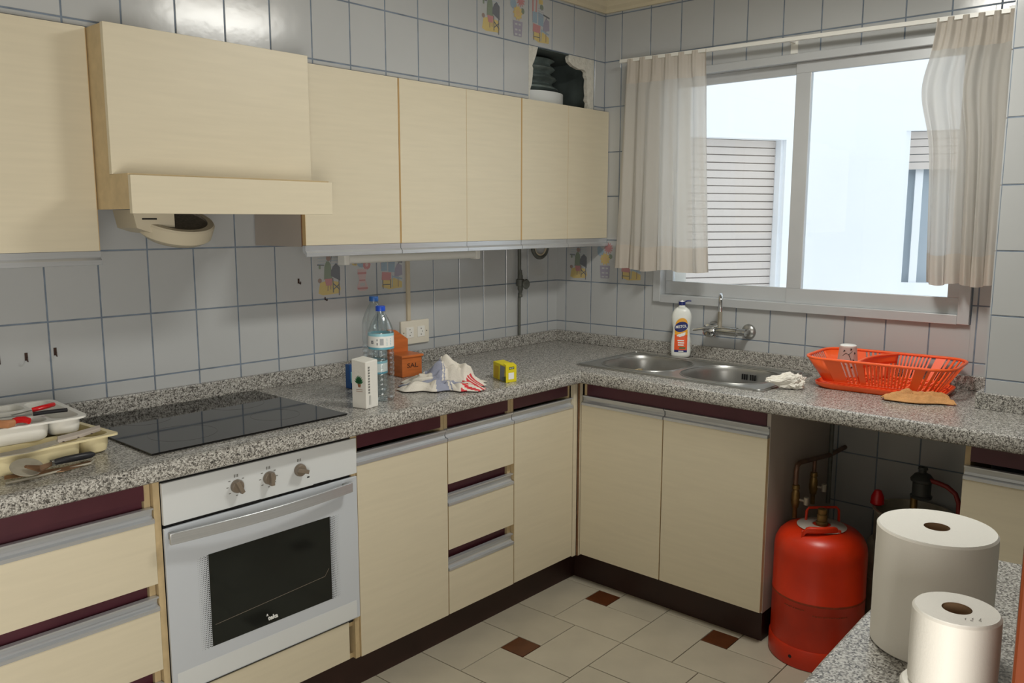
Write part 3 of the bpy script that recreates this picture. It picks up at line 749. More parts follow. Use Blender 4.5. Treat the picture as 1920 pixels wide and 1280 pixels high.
# hood
hd = thing('extractor_hood', 'boxy cream extractor hood projecting over the hob', 'extractor hood', (-1.99, -.25, 1.488))
mb = MB(); mb.box(-2.287, -1.690, -.400, -.385, 1.588, 1.958, 'cream'); mb.obj('front_panel', hd, smooth=False, bevel=.001)
mb = MB(); mb.box(-2.2865, -2.272, -.3848, -.009, 1.50, 1.956, 'cream_edge').box(-2.2865, -2.272, -.488, -.385, 1.50, 1.5875, 'cream_edge').box(-1.706, -1.6915, -.3848, -.009, 1.50, 1.956, 'cream_edge').box(-1.706, -1.6915, -.488, -.385, 1.50, 1.5875, 'cream_edge')
mb.box(-2.272, -1.706, -.3848, -.009, 1.94, 1.956, 'cream_edge').box(-2.272, -1.706, -.488, -.385, 1.575, 1.5875, 'cream_edge')
mb.obj('housing', hd, smooth=False)
MB().box(-2.287, -1.690, -.503, -.488, 1.489, 1.583, 'cream').obj('lip_panel', hd, smooth=False, bevel=.001)
fm = MB(); tiltM = Matrix.Translation((-2.075, -.30, 1.478)) @ Matrix.Rotation(math.radians(22), 4, 'X')
fm.T = tiltM
fm.lathe([(.084, 0), (.100, .0), (.104, -.006), (.100, -.040), (.080, -.056), (.0, -.060)], (0, 0, 0), 'fan_plastic', 40, cap=False)
fm.lathe([(.086, 0), (.084, -.006), (.0, -.010)], (0, 0, 0), 'fan_mesh', 40, cap=False)
fm.T = None
fm.prism([(-2.215, 1.50), (-2.205, 1.452), (-2.17, 1.440), (-2.10, 1.432), (-2.10, 1.50)], lambda u, v, w_: (u, -w_, v), .22, .34, 'fan_plastic')
fm.box(-2.19, -2.15, -.3415, -.34, 1.474, 1.478, 'black')
fm.obj('fan_unit', hd)['label'] = 'round beige fan housing under the hood'
# cable under hood
o = MB().tube([(-1.600, -.24, 1.50), (-1.592, -.25, 1.46), (-1.580, -.262, 1.415), (-1.582, -.266, 1.39), (-1.572, -.272, 1.372), (-1.55, -.274, 1.370)]+[(-1.6575+0, -.280, 1.374)][:0], .003, 'conduit', 8).obj('cable')
tag(o, 'thin cream cable hanging beside the first wall cabinet under the hood', 'cable')
# side box seen under the hood
# ceiling lamp
cl = thing('ceiling_lamp', 'rectangular white ceiling lamp', 'ceiling light', (-1.10, -1.66, 2.39))
MB().box(-1.38, -.82, -1.79, -1.53, 2.43, 2.449, 'white_plastic').obj('base', cl, smooth=False)
M['lampd'] = lamp_m
MB().box(-1.36, -.84, -1.775, -1.545, 2.395, 2.4295, 'lampd').obj('diffuser', cl, smooth=False, bevel=.006)

# fluorescent fitting under cabinets
ft = thing('under_cabinet_light', 'slim white fluorescent fitting under the wall cabinets', 'light fitting', (-1.0, -.15, 1.392))
MB().box(-1.40, -.71, -.170, -.120, 1.352, 1.392, 'white_plastic').obj('base', ft, smooth=False, bevel=.003)
MB().tube([(-1.375, -.148, 1.334), (-.735, -.148, 1.334)], .016, 'tube', 14).obj('tube', ft)
MB().box(-1.40, -1.376, -.168, -.126, 1.315, 1.352, 'tube').obj('end_cap', ft, smooth=False, bevel=.004)
MB().box(-.734, -.71, -.168, -.126, 1.315, 1.352, 'tube').obj('end_cap', ft, smooth=False, bevel=.004)

# ============================================================ WALL FITTINGS
W = -.0085
so = thing('double_socket', 'cream double power socket plate beside the salt box', 'socket', (-.94, W, 1.02))
MB().box(-1.018, -.866, W-.010, W, .972, 1.068, 'socket').obj('plate', so, smooth=False, bevel=.002)
for x in (-.973, -.912):
    s_ = MB().box(x-.020, x+.020, W-.0125, W-.0101, .998, 1.042, 'white_plastic').obj('socket_insert', so, smooth=False, bevel=.001)
    h_ = MB()
    for dx, dz in ((0, .012), (0, -.012), (.006, 0)): h_.box(x+dx-.0018, x+dx+.0018, W-.0129, W-.0125, 1.02+dz-.0018, 1.02+dz+.0018, 'black')
    o = h_.obj('pin_holes', None, smooth=False); o.parent = s_; o.matrix_parent_inverse = Matrix.Translation(-world_loc(s_))
sw = MB()
for x in (-1.004, -.880): sw.box(x-.002, x+.002, W-.0106, W-.0101, 1.018, 1.022, 'black')
sw.obj('screw', so, smooth=False)
o = MB().box(-.982, -.965, W-.010, W, 1.0685, 1.385, 'conduit').obj('cable_duct', smooth=False, bevel=.001)
tag(o, 'narrow cream cable duct rising from the double socket', 'cable duct')
gp = thing('gas_pipe', 'grey painted pipe with a stop valve on the tiles left of the corner', 'pipe', (-.30, -.02, .95))
MB().tube([(-.302, -.022, .942), (-.302, -.022, 1.14)], .0065, 'pipe_grey').tube([(-.302, -.022, 1.20), (-.302, -.022, 1.388)], .008, 'pipe_grey').obj('pipe', gp)
v_ = MB().lathe([(.006, .10), (.010, .102), (.010, .112), (.007, .114), (.010, .13), (.013, .135), (.013, .15), (.019, .152), (.020, .17), (.019, .182), (.012, .185), (.012, .2), (.009, .205), (.008, .225)], (-.302, -.028, 1.02), 'pipe_grey', 12)
v_.tube([(-.302, -.03, 1.182), (-.302, -.062, 1.182)], .006, 'dull_steel'); v_.obj('valve', gp)
v2 = MB(); v2.T = Matrix.Translation((-.302, -.060, 1.182)) @ Matrix.Rotation(PI/2, 4, 'X'); v2.lathe([(.0, 0), (.022, 0), (.024, .004), (.020, .009), (0, .009)], (0, 0, 0), 'pipe_grey', 12); v2.obj('hand_wheel', gp)
pts = [(-.20+.052*math.cos(t), -.06, 1.352+.052*math.sin(t)) for t in [PI+PI*k/14 for k in range(15)]]
o = MB().tube([(-.252, -.06, 1.392)]+pts+[(-.148, -.06, 1.392)], .009, 'pipe_grey').tube([(-.2+.04*math.cos(t), -.062, 1.349+.036*math.sin(t)) for t in [PI+PI*k/14 for k in range(15)]], .004, 'conduit').obj('hose_loop')
tag(o, 'grey flexible hose loop hanging below the last wall cabinet', 'hose')
def hook(x, z, k, lab, s=1):
    mb = MB(); mb.box(x-.004*s, x+.004*s, W-.0015, W, z-.012*s, z+.010*s, 'hookm'); mb.tube([(x, W-.002, z-.008*s), (x, W-.012, z-.014*s), (x-.003, W-.018, z-.012*s), (x-.004, W-.019, z-.002*s)], .0018, 'hookm', 6)
    tag(mb.obj('wall_hook'), lab, 'hook')
hook(-2.315, 1.098, 0, 'small dark adhesive hook on the tiles, nearest the hob of the three at the left')
hook(-2.392, 1.092, 0, 'small dark adhesive hook on the tiles, middle of the three at the left')
hook(-2.462, 1.094, 0, 'small dark adhesive hook on the tiles at the left edge of the picture')
hook(-1.486, 1.257, 0, 'small dark adhesive hook on the tile left of the picture tiles', .8)
hook(-1.374, 1.186, 0, 'small dark hook at the foot of the cook picture tile', .5)

# ---------- decorative prints on tiles
def pic(kind, o, r, fn, base):
    c0 = Vector(o.location); mb = MB(); e = base+TD+.0003
    U, V = r[1]-r[0], r[3]-r[2]
    flip = fn is MAPS['left']
    ctr = [0]
    def P_(pts, mt):
        ctr[0] += 1; w_ = e+ctr[0]*.00004
        mb.poly([fn((r[1]-x*U) if flip else (r[0]+x*U), r[2]+y*V, w_) for x, y in pts], mt)
    def R_(x0, x1, y0, y1, mt): P_([(x0, y0), (x1, y0), (x1, y1), (x0, y1)], mt)
    def C_(x, y, q, mt, n_=10, k=1): P_([(x+q*math.cos(2*PI*i/n_), y+q*k*.75*math.sin(2*PI*i/n_)) for i in range(n_)], mt)
    def L_(x0, y0, x1, y1, t, mt):
        d = Vector((x1-x0, y1-y0)); d.normalize(); nx, ny = -d.y*t, d.x*t
        P_([(x0-nx, y0-ny), (x1-nx, y1-ny), (x1+nx, y1+ny), (x0+nx, y0+ny)], mt)
    if kind == 'A':
        P_([(.16, .10), (.30, .06), (.80, .08), (.86, .16), (.80, .30), (.45, .34), (.22, .30)], 'd_yellow')
        R_(.14, .84, .865, .88, 'd_black'); R_(.16, .80, .90, .955, 'd_yellow')
        for i in range(5): C_(.22+.13*i, .915, .045, 'd_brown' if i % 2 else 'd_green')
        for i in range(5): L_(.17, .60+.055*i, .84, .60+.055*i, .004, 'd_blue')
        L_(.14, .64, .36, .63, .010, 'd_black'); R_(.19, .25, .56, .63, 'd_green')
        P_([(.34, .36), (.60, .36), (.56, .64), (.50, .70), (.42, .70), (.36, .60)], 'd_green')
        P_([(.40, .24), (.57, .24), (.60, .37), (.36, .37)], 'd_red'); C_(.49, .76, .075, 'd_brown'); L_(.56, .68, .60, .86, .008, 'd_black')
        P_([(.55, .42), (.84, .32), (.84, .58), (.72, .66), (.62, .60), (.56, .52)], 'd_black')
        L_(.61, .38, .62, .10, .014, 'd_black'); L_(.80, .34, .80, .04, .014, 'd_black'); L_(.61, .28, .82, .15, .012, 'd_black'); L_(.62, .16, .82, .26, .010, 'd_black')
        C_(.21, .34, .06, 'd_brown'); L_(.46, .24, .45, .14, .012, 'd_brown'); L_(.54, .24, .54, .16, .012, 'd_brown')
    elif kind == 'B':
        for x, y, q, mt in ((.30, .70, .15, 'd_yellow'), (.26, .84, .12, 'd_yellow'), (.30, .66, .06, 'd_brown'), (.50, .66, .15, 'd_blue'), (.68, .60, .13, 'd_red'), (.70, .80, .13, 'd_orange'), (.50, .86, .13, 'd_green'), (.40, .78, .08, 'd_green'), (.66, .72, .06, 'd_green'), (.52, .66, .05, 'd_green'), (.68, .60, .05, 'd_pink')): C_(x, y, q, mt, 9)
        P_([(.36, .52), (.68, .52), (.62, .30), (.42, .30)], 'd_pink'); P_([(.42, .30), (.62, .30), (.72, .14), (.64, .09), (.42, .09), (.33, .14)], 'd_pink')
        L_(.37, .44, .66, .44, .02, 'd_red'); L_(.36, .14, .70, .14, .018, 'd_red'); L_(.42, .30, .62, .30, .012, 'd_red'); R_(.44, .60, .19, .25, 'tile')
    elif kind == 'S':
        for i in range(12):
            t = 2*PI*i/12; L_(.66, .82, .66+.17*math.cos(t), .82+.13*math.sin(t), .016, 'd_red')
        C_(.66, .82, .12, 'd_red'); C_(.36, .72, .13, 'd_blue'); C_(.30, .80, .08, 'd_blue'); C_(.74, .62, .08, 'd_green')
        for i in range(10):
            t = 2*PI*i/10; L_(.54, .56, .54+.19*math.cos(t), .56+.15*math.sin(t), .022, 'd_orange')
        C_(.54, .56, .16, 'd_yellow', 12); C_(.54, .56, .09, 'd_orange')
        P_([(.34, .40), (.74, .40), (.70, .10), (.38, .10)], 'd_purple')
        for y in (.34, .23, .14): R_(.42, .52, y-.02, y+.015, 'tile'); R_(.57, .66, y-.02, y+.015, 'tile')
    else:
        P_([(.14, .14), (.40, .08), (.86, .10), (.86, .22), (.60, .30), (.20, .28)], 'd_yellow')
        P_([(.12, .95), (.34, .95), (.30, .60), (.34, .50), (.12, .50)], 'd_red'); P_([(.18, .92), (.28, .92), (.25, .62), (.18, .60)], 'tile')
        R_(.13, .34, .46, .68, 'd_blue'); P_([(.38, .70), (.62, .66), (.60, .42), (.38, .44)], 'd_blue'); R_(.40, .58, .86, .95, 'd_yellow'); C_(.53, .80, .08, 'd_green')
        for i in range(4): L_(.36, .62+.05*i, .62, .60+.05*i, .004, 'd_purple')
        L_(.60, .66, .88, .62, .016, 'd_black'); L_(.76, .64, .74, .50, .012, 'd_black')
        P_([(.58, .32), (.88, .36), (.86, .56), (.70, .60), (.62, .50)], 'd_purple')
        P_([(.14, .28), (.46, .26), (.48, .42), (.16, .44)], 'd_red')
        L_(.18, .28, .19, .10, .012, 'd_black'); L_(.44, .28, .45, .10, .012, 'd_black'); L_(.18, .18, .45, .18, .008, 'd_black'); L_(.52, .36, .50, .12, .014, 'd_blue'); L_(.72, .34, .72, .12, .012, 'd_brown'); L_(.52, .34, .86, .28, .014, 'd_blue')
    lab = {'A': 'printed scene of a figure cooking at a table', 'B': 'printed vase of flowers', 'S': 'printed flowers in a purple pot', 'C': 'printed room scene with curtain and table'}[kind]
    decal(o, mb, c0, label=lab)
for key, i, j, kind in (('B', 5, 2, 'A'), ('B', 4, 2, 'S'), ('B', 3, 2, 'C'), ('L', 9, 2, 'A'), ('L', 8, 2, 'B'), ('L', 7, 2, 'C'), ('R', 1, 6, 'A'), ('R', 2, 6, 'S'), ('R', 3, 6, 'C')):
    if (key, i, j) in tiles: pic(kind, *tiles[(key, i, j)])

# ============================================================ hole contents
vp = MB().lathe([(1, 0), (1, .060), (.95, .060), (.94, .0)], (-.336, -.132, 1.9575), 'pvc', 56, sx=.150, sy=.112, cap=False).obj('duct_collar')
tag(vp, 'wide white duct collar standing on the wall cabinet in the broken-out hole', 'duct')
fo = MB()
def foilf(u, v):
    t = 2*PI*u; z = 1.985+.17*v; r = .085+.012*math.sin(v*26)+.010*noise.noise(Vector((u*7, v*6, 2)))
    return (-.336+(r*1.35)*math.cos(t)-.03*v, -.132+r*math.sin(t), z)
fo.grid(foilf, 36, 24, 'foil'); tag(fo.obj('foil_duct'), 'crumpled dark foil duct inside the hole above the cabinets', 'duct')

# ============================================================ SINK
sk = thing('sink', 'stainless steel double bowl sink set in the worktop under the window', 'sink', (-.31, -.93, CT))
def bowl_poly(cy, hw, hx0, hx1, ra, n_=8):
    cx = (hx0+hx1)/2; return rrect(hx1-hx0, 2*hw, ra, n_, cx, cy)
SX0, SX1, SY0, SY1 = -.536, -.095, -1.343, -.528
zs = CT+.004
bm = bmesh.new()
def loop(pts, z):
    vs = [bm.verts.new((x, y, z)) for x, y in pts]; es = [bm.edges.new((vs[i], vs[(i+1) % len(vs)])) for i in range(len(vs))]; return vs, es
b1 = rrect(.335, .335, .12, 8, -.325, -.742); b2 = rrect(.345, .36, .15, 8, -.328, -1.112)
o_, eo = loop(rrect(SX1-SX0, SY1-SY0, .02, 3, (SX0+SX1)/2, (SY0+SY1)/2), zs); l1, e1 = loop(b1, zs); l2, e2 = loop(b2, zs)
bmesh.ops.triangle_fill(bm, use_beauty=True, edges=eo+e1+e2)
lo = [bm.verts.new((v.co.x, v.co.y, CT+.0003)) for v in o_]
for i in range(len(o_)): bm.faces.new((o_[i], o_[(i+1) % len(o_)], lo[(i+1) % len(o_)], lo[i]))
me = bpy.data.meshes.new('deck'); bmesh.ops.recalc_face_normals(bm, faces=bm.faces); bm.to_mesh(me); bm.free(); me.materials.append(M['steel'])
o = bpy.data.objects.new('deck', me); col.objects.link(o); o.parent = sk; o.matrix_parent_inverse = Matrix.Translation(-sk.location)
for bp_, (cx_, cy_) in ((b1, (-.325, -.742)), (b2, (-.328, -1.112))):
    mb = MB(); rings = [(1.0, 0), (.985, -.004), (.965, -.02), (.93, -.10), (.90, -.125), (.80, -.142), (.3, -.148), (.12, -.150), (.11, -.156), (.01, -.157)]
    vs = []; k = len(bp_)
    for f_, dz in rings: vs += [(cx_+(x-cx_)*f_, cy_+(y-cy_)*f_, zs+dz) for x, y in bp_]
    fs = [(i*k+j, i*k+(j+1) % k, (i+1)*k+(j+1) % k, (i+1)*k+j) for i in range(len(rings)-1) for j in range(k)]
    mb.add(vs, fs, 'steel'); mb.obj('bowl', sk)
# raised bead round the deck and rear ledge
rd = MB().tube([(x, y, zs+.0008) for x, y in rrect(SX1-SX0-.016, SY1-SY0-.016, .02, 4, (SX0+SX1)/2, (SY0+SY1)/2)], .0022, 'steel', 6, closed=True); rd.obj('edge_bead', sk)
rd = MB()
for bp_ in (b1, b2): rd.tube([(x, y, zs+.0006) for x, y in bp_], .0024, 'steel', 6, closed=True)
rd.obj('bowl_bead', sk)
ov_ = MB()
for k in range(6):
    y = -1.082-.0095*k-(.006 if k > 2 else 0); ov_.box(-.166, -.1712, y, y-.0038, CT-.040, CT-.018, 'black')
ov_.obj('overflow_slots', sk, smooth=False)
# raised rib platform right rear of the deck
MB().box(-.135, -.105, -1.24, -.62, zs, zs+.0025, 'steel').obj('rear_ledge', sk, smooth=False, bevel=.002)
MB().lathe([(0, 0), (.017, 0), (.017, .006), (.012, .008), (0, .008)], (-.115, -1.29, zs), 'steel', 18).obj('plug_knob', sk)

# ============================================================ FAUCET (wall mounted mixer)
fc = thing('faucet', 'chrome wall-mounted mixer tap with upright swan-neck spout over the sink', 'tap', (-.01, -.95, 1.02))
def disc(mb, p, ax, prof, mt, seg=28):
    mb.T = Matrix.Translation(p) @ Vector((0, 0, 1)).rotation_difference(Vector(ax)).to_matrix().to_4x4(); mb.lathe(prof, (0, 0, 0), mt, seg); mb.T = None
for y in (-1.026, -.868):
    e = MB(); disc(e, (-.0085, y, 1.02), (-1, 0, 0), [(.031, 0), (.031, .003), (.026, .010), (.014, .014), (.012, .050), (0, .050)], 'steel'); e.obj('wall_flange', fc)
bd = MB()
bd.tube([(-.058, -1.036, 1.02), (-.060, -1.00, 1.02), (-.064, -.99, 1.02)], .015, 'chrome', 16); bd.tube([(-.062, -1.0, 1.020), (-.066, -.90, 1.022)], .0185, 'chrome', 18); bd.tube([(-.058, -.868, 1.02), (-.062, -.86, 1.02)], .02, 'chrome', 18)
bd.obj('body_bar', fc)
bd = MB(); disc(bd, (-.040, -.885, 1.02), (-1, 0, 0), [(.0, 0), (.022, .0), (.029, .012), (.031, .035), (.027, .052), (.014, .060), (0, .061)], 'chrome'); bd.obj('cartridge_body', fc)
lv = MB().tube([(-.095, -.930, 1.046), (-.102, -.90, 1.036), (-.106, -.87, 1.030), (-.110, -.845, 1.024), (-.110, -.826, 1.020)], [.007, .009, .010, .010, .007], 'chrome', 12, rz=.006); lv.obj('lever', fc)
sp = [(-.070, -.925, 1.03), (-.070, -.925, 1.075), (-.070, -.925, 1.10)]
MB().tube(sp, .0095, 'dull_steel', 16).obj('spout_socket', fc)
sdx, sdy = -.88, -.475
cv = [(-.070, -.925, 1.10), (-.070, -.925, 1.142)]+[(-.070+sdx*.032*(1-math.cos(t)), -.925+sdy*.032*(1-math.cos(t)), 1.142+.030*math.sin(t)) for t in [PI*k/12 for k in range(1, 13)]]+[(-.070+sdx*.066, -.925+sdy*.066, 1.122)]
MB().tube(cv, .0085, 'chrome', 16).obj('spout', fc)
cv = [(-.066, -.90, 1.002), (-.07, -.90, .992)]
MB().tube(cv, .009, 'chrome', 12).obj('lower_nut', fc)

# ============================================================ WASHING-UP LIQUID
mi = thing('detergent_bottle', 'white washing-up liquid bottle with orange and blue label behind the left bowl', 'bottle', (-.070, -.745, zs))
BC = Vector((-.070, -.745, zs)); fd = Vector((-.88, -.475, 0)).normalized(); rd_ = Vector((fd.y, -fd.x, 0)); rd_ = Vector((-fd.y, fd.x, 0)) if rd_.dot(RR) < 0 else rd_
prof = [(0, .036), (.006, .041), (.03, .0435), (.06, .043), (.085, .0385), (.105, .0365), (.125, .0375), (.15, .0415), (.170, .0425), (.185, .040), (.200, .033), (.210, .022), (.215, .013), (.222, .0125)]
H0 = .222
def mw(z):
    for i in range(len(prof)-1):
        if prof[i][0] <= z <= prof[i+1][0]:
            t = (z-prof[i][0])/(prof[i+1][0]-prof[i][0]); return prof[i][1]*(1-t)+prof[i+1][1]*t
    return prof[-1][1]
def mfront(u, z, off=0):
    w_ = mw(max(0, min(H0, z))); d = .62*w_ if w_ > .02 else w_*.9; q = max(-1, min(1, u/w_)); y = d*(1-abs(q)**3)**(1/3.0)
    return tuple(BC+rd_*u+fd*(y+off)+Vector((0, 0, z)))
mb = MB(); rows = []; NS = 40
zz = []
for i in range(len(prof)-1):
    for k in range(3): zz.append(prof[i][0]+(prof[i+1][0]-prof[i][0])*k/3)
zz.append(H0); vs = []
for z in zz:
    w_ = mw(z); d = .62*w_ if w_ > .02 else w_*.9
    for k in range(NS):
        t = 2*PI*k/NS; c_, s_ = math.cos(t), math.sin(t); e = 2/3.0
        vs.append(tuple(BC+rd_*(w_*math.copysign(abs(c_)**e, c_))+fd*(d*math.copysign(abs(s_)**e, s_))+Vector((0, 0, z))))
fs = [(i*NS+k, i*NS+(k+1) % NS, (i+1)*NS+(k+1) % NS, (i+1)*NS+k) for i in range(len(zz)-1) for k in range(NS)]+[tuple(range(NS)), tuple(range((len(zz)-1)*NS, len(zz)*NS))]
mb.add(vs, fs, 'bottle_white'); mb.obj('bottle_body', mi)
cpm = MB(); cpm.lathe([(.0145, 0), (.0145, .014), (.0, .015)], tuple(BC+Vector((0, 0, .2215))), 'navy', 20); cpm.lathe([(.010, .0145), (.004, .017), (.003, .021), (0, .021)], tuple(BC+Vector((0, 0, .2215))), 'l_white', 14, cap=False)
p0 = BC+Vector((0, 0, .2365)); cpm.tube([tuple(p0+rd_*.013), tuple(p0+rd_*.022+Vector((0, 0, .003))), tuple(p0+rd_*.038+Vector((0, 0, .003)))], [.003, .005, .004], 'navy', 10, rz=.003)
cpm.obj('cap', mi)['label'] = 'navy flip-top cap, open'
lb = MB()
def lab_quad(u0, u1, z0, z1, mt, off, n_=8, f=None):
    def g_(a, b):
        u = u0+(u1-u0)*a; z = z0+(z1-z0)*b
        return mfront(u, z, off)
    lb.grid(g_, n_, n_, mt)
lab_quad(-.027, .027, .030, .112, 'l_orange', .0006); lab_quad(-.027, .027, .021, .031, 'navy', .0008); lab_quad(-.009, .012, .0235, .0275, 'l_white', .0011, 3)
lab_quad(-.027, .027, .096, .118, 'l_yellow', .0008); lab_quad(-.006, .020, .036, .044, 'l_green', .0009, 4)
for i, (a, b) in enumerate(((-.012, .012), (-.012, .014), (-.014, .013))): lab_quad(a, b, .050+.0095*i, .055+.0095*i, 'l_white', .0009, 4)
def ell(u0, z0, a, b, mt, off, sh_=0):
    lb.grid(lambda s, t: mfront(u0+a*t*math.cos(2*PI*s), z0+sh_*t*math.cos(2*PI*s)+b*t*math.sin(2*PI*s), off), 28, 5, mt)
ell(.001, .142, .025, .026, 'l_yellow', .0007, .004); ell(0, .130, .028, .022, 'navy', .0011, .005)
for k, (u, z) in enumerate(((-.010, .094), (.002, .098), (.012, .102), (-.002, .091), (.010, .095))): ell(u, z, .008, .004, 'l_white', .0013+.0001*k, .003)
lb.obj('label', mi)['label'] = 'orange, yellow and navy printed label'
text('MISTOL', .0165, lambda u, v, w_: mfront(u, .131+v*1.05+u*.14, .0016+w_), 'l_white', 'lettering', mi, bold=.0004, sx=.84)

# ============================================================ DISH RACK
dk = thing('dish_rack', 'orange plastic dish rack standing right of the sink', 'dish rack', (-.2, -1.63, CT))
RC = Vector((-.198, -1.632, CT)); ra = math.radians(3.5)
Tr = Matrix.Translation(RC) @ Matrix.Rotation(ra, 4, 'Z')
def rr(w_, h_, r, z, n_=8): return [tuple(Tr @ Vector((x, y, z))) for x, y in rrect(w_, h_, r, n_)]
TW, TL, BW, BL = .300, .480, .225, .375      # rim / bottom widths (x by y)
HT = .108
MB().tube(rr(TW, TL, .075, HT), .005, 'orange_plastic', 8, closed=True).obj('rim', dk)
tr = MB(); k = len(rrect(1, 1, .1, 8))
trp = [(BW+.015, BL+.02, .06, .0005), (BW+.035, BL+.045, .06, .010), (BW+.040, BL+.05, .06, .020), (BW+.034, BL+.044, .06, .020), (BW+.028, BL+.036, .06, .012), (BW+.005, BL+.01, .055, .005)]
vs = []
for a, b, c_, z in trp: vs += rr(a, b, c_, z)
tr.add(vs, [(i*k+j, i*k+(j+1) % k, (i+1)*k+(j+1) % k, (i+1)*k+j) for i in range(len(trp)-1) for j in range(k)]+[tuple(range(k)), tuple(range((len(trp)-1)*k, len(trp)*k))], 'orange_plastic')
tr.obj('drip_tray', dk)
bt = MB().tube(rr(BW, BL, .055, .026), .004, 'orange_plastic', 8, closed=True)
for i in range(21):
    y = -BL/2+.012+i*(BL-.024)/20
    hw = BW/2-(.03 if i in (0, 20) else .012 if i in (1, 19) else .002)
    bt.T = Tr; bt.box(-hw, hw, y-.0025, y+.0025, .023, .027, 'orange_plastic'); bt.T = None
bt.T = Tr
for x in (-.06, 0, .06): bt.box(x-.003, x+.003, -BL/2, BL/2, .022, .026, 'orange_plastic')
bt.T = None
o = bt.obj('base_grid', dk)
# walls: ribs, and solid panels at the corners
sl = MB(); so_ = MB()
def wallpt(side, s, t, off=0):
    # side 0:+x 1:-x 2:+y 3:-y ; s in [-1,1] along the side; t 0 bottom..1 top
    w_ = (BW+(TW-BW)*t)/2; l_ = (BL+(TL-BL)*t)/2; z = .026+(HT-.026)*t; r = .055+.02*t
    if side < 2:
        sg = 1 if side == 0 else -1; return Tr @ Vector((sg*(w_+off), s*(l_-r), z))
    sg = 1 if side == 2 else -1; return Tr @ Vector((s*(w_-r), sg*(l_+off), z))
def cornerpt(cx, cy, a, t, off=0):
    w_ = (BW+(TW-BW)*t)/2; l_ = (BL+(TL-BL)*t)/2; z = .026+(HT-.026)*t; r = .055+.02*t
    return Tr @ Vector((cx*(w_-r)+(r+off)*math.cos(a), cy*(l_-r)+(r+off)*math.sin(a), z))
def rib(mb, side, s0, s1):
    vs = []
    for t in (0, 1):
        for s, off in ((s0, 0), (s1, 0), (s1, .003), (s0, .003)): vs.append(tuple(wallpt(side, s, t, off)))
    mb.add(vs, [(0, 1, 2, 3), (7, 6, 5, 4)]+[(i, (i+1) % 4, 4+(i+1) % 4, 4+i) for i in range(4)], 'orange_plastic')
for side in (0, 1):
    for s_ in (.60, .50, .40): rib(sl, side, s_-.022, s_+.022)
    for i in range(12): rib(sl, side, .13-.075*i-.019, .13-.075*i+.019)
panels = []
for side in (0, 1):
    for s0, s1 in ((.66, 1.0), (.20, .345), (-1.0, -.80)):
        q_ = MB(); rib(q_, side, s0, s1); panels.append(q_)
for side in (2, 3):
    for i in range(9):
        s = -1+2*i/8; rib(sl, side, s-.03, s+.03)
for cx, cy, a0 in ((1, 1, 0), (-1, 1, PI/2), (-1, -1, PI), (1, -1, 1.5*PI)):
    if cy == 1:
        q_ = MB(); q_.grid(lambda u, v: tuple(cornerpt(cx, cy, a0+PI/2*u, v)), 8, 1, 'orange_plastic'); q_.grid(lambda u, v: tuple(cornerpt(cx, cy, a0+PI/2*u, v, .003)), 8, 1, 'orange_plastic')
        q_ = MB(); q_.grid(lambda u, v: tuple(cornerpt(cx, cy, a0+PI/2*u, v, .0015)), 8, 1, 'orange_plastic'); q_.obj('corner_panel', dk, solid=.003)
        continue
    for i in range(6):
        a = a0+PI/2*(i+.5)/6; vs = []
        for t in (0, 1):
            for aa, off in ((a-.06, 0), (a+.06, 0), (a+.06, .003), (a-.06, .003)): vs.append(tuple(cornerpt(cx, cy, aa, t, off)))
        sl.add(vs, [(0, 1, 2, 3), (7, 6, 5, 4)]+[(q_, (q_+1) % 4, 4+(q_+1) % 4, 4+q_) for q_ in range(4)], 'orange_plastic')
o = sl.obj('ribs', dk, smooth=False); o['kind'] = 'stuff'
for q_ in panels: q_.obj('side_panel', dk, smooth=False)
# divider: a raised arch wall across the basket
dv = MB()
def dvf(s, t):
    x = -TW/2+.006+(TW-.012)*s; y = .055-.060*s+.018*math.sin(PI*s); top_ = HT-.002+.004*math.sin(PI*s)
    w0 = (s-.5)*BW; z = .026+(top_-.026)*t
    return tuple(Tr @ Vector((w0*(1-t)+x*t, y, z)))
dv.grid(lambda s, t: dvf(s, .62+.38*t), 20, 3, 'orange_plastic')
for i in range(9):
    s = (i+.5)/9; dv.grid(lambda a, b: dvf(s-.018+.036*a, .62*b), 1, 4, 'orange_plastic')
dv.obj('divider', dk, solid=.0025)
dv = MB().tube([dvf(s/20, 1) for s in range(21)], .0045, 'orange_plastic', 8); dv.obj('divider_rim', dk)
# tumbler upside down in rack
tb = thing('tumbler', 'clear plastic tumbler with printed dark twigs, upside down in the orange rack', 'glass', (-.19, -1.50, .918))
tc_ = (-.185, -1.497, .9205)
MB().lathe([(.041, 0), (.029, .108), (.024, .112), (0, .112), (0, .109), (.023, .109), (.027, .105), (.039, 0), (.041, 0)], tc_, 'tumbler', 32, cap=False).obj('glass_wall', tb)
MB().lathe([(.0285, .104), (.0285, .1095), (.024, .1125), (0, .1127), (0, .106), (.026, .104)], tc_, 'l_white', 32, cap=False).obj('base_disc', tb)['label'] = 'frosted white base'
tw = MB()
def tp(a, z, off=.0006):
    r = .041-(.012)*z/.108+off; return Vector((tc_[0]+r*math.cos(a), tc_[1]+r*math.sin(a), tc_[2]+z))
aa = math.atan2(CAM.y-tc_[1], CAM.x-tc_[0])
def stroke(pts, wd):
    tw.tube([tuple(tp(aa+a, z)) for a, z in pts], wd, 'black', 6)
stroke([(-.55, .075), (-.2, .085), (.1, .080), (.5, .092)], [.0008, .0012, .0014, .0008]); stroke([(.1, .080), (.35, .060), (.45, .050)], .0012)
for a, z in ((-.5, .088), (.25, .094), (.48, .055), (-.3, .035), (.3, .030), (.7, .08), (-.1, .05)): stroke([(a, z), (a+.1, z+.006), (a+.22, z+.004)], [.0004, .0030, .0004])
tw.obj('twig_print', tb)

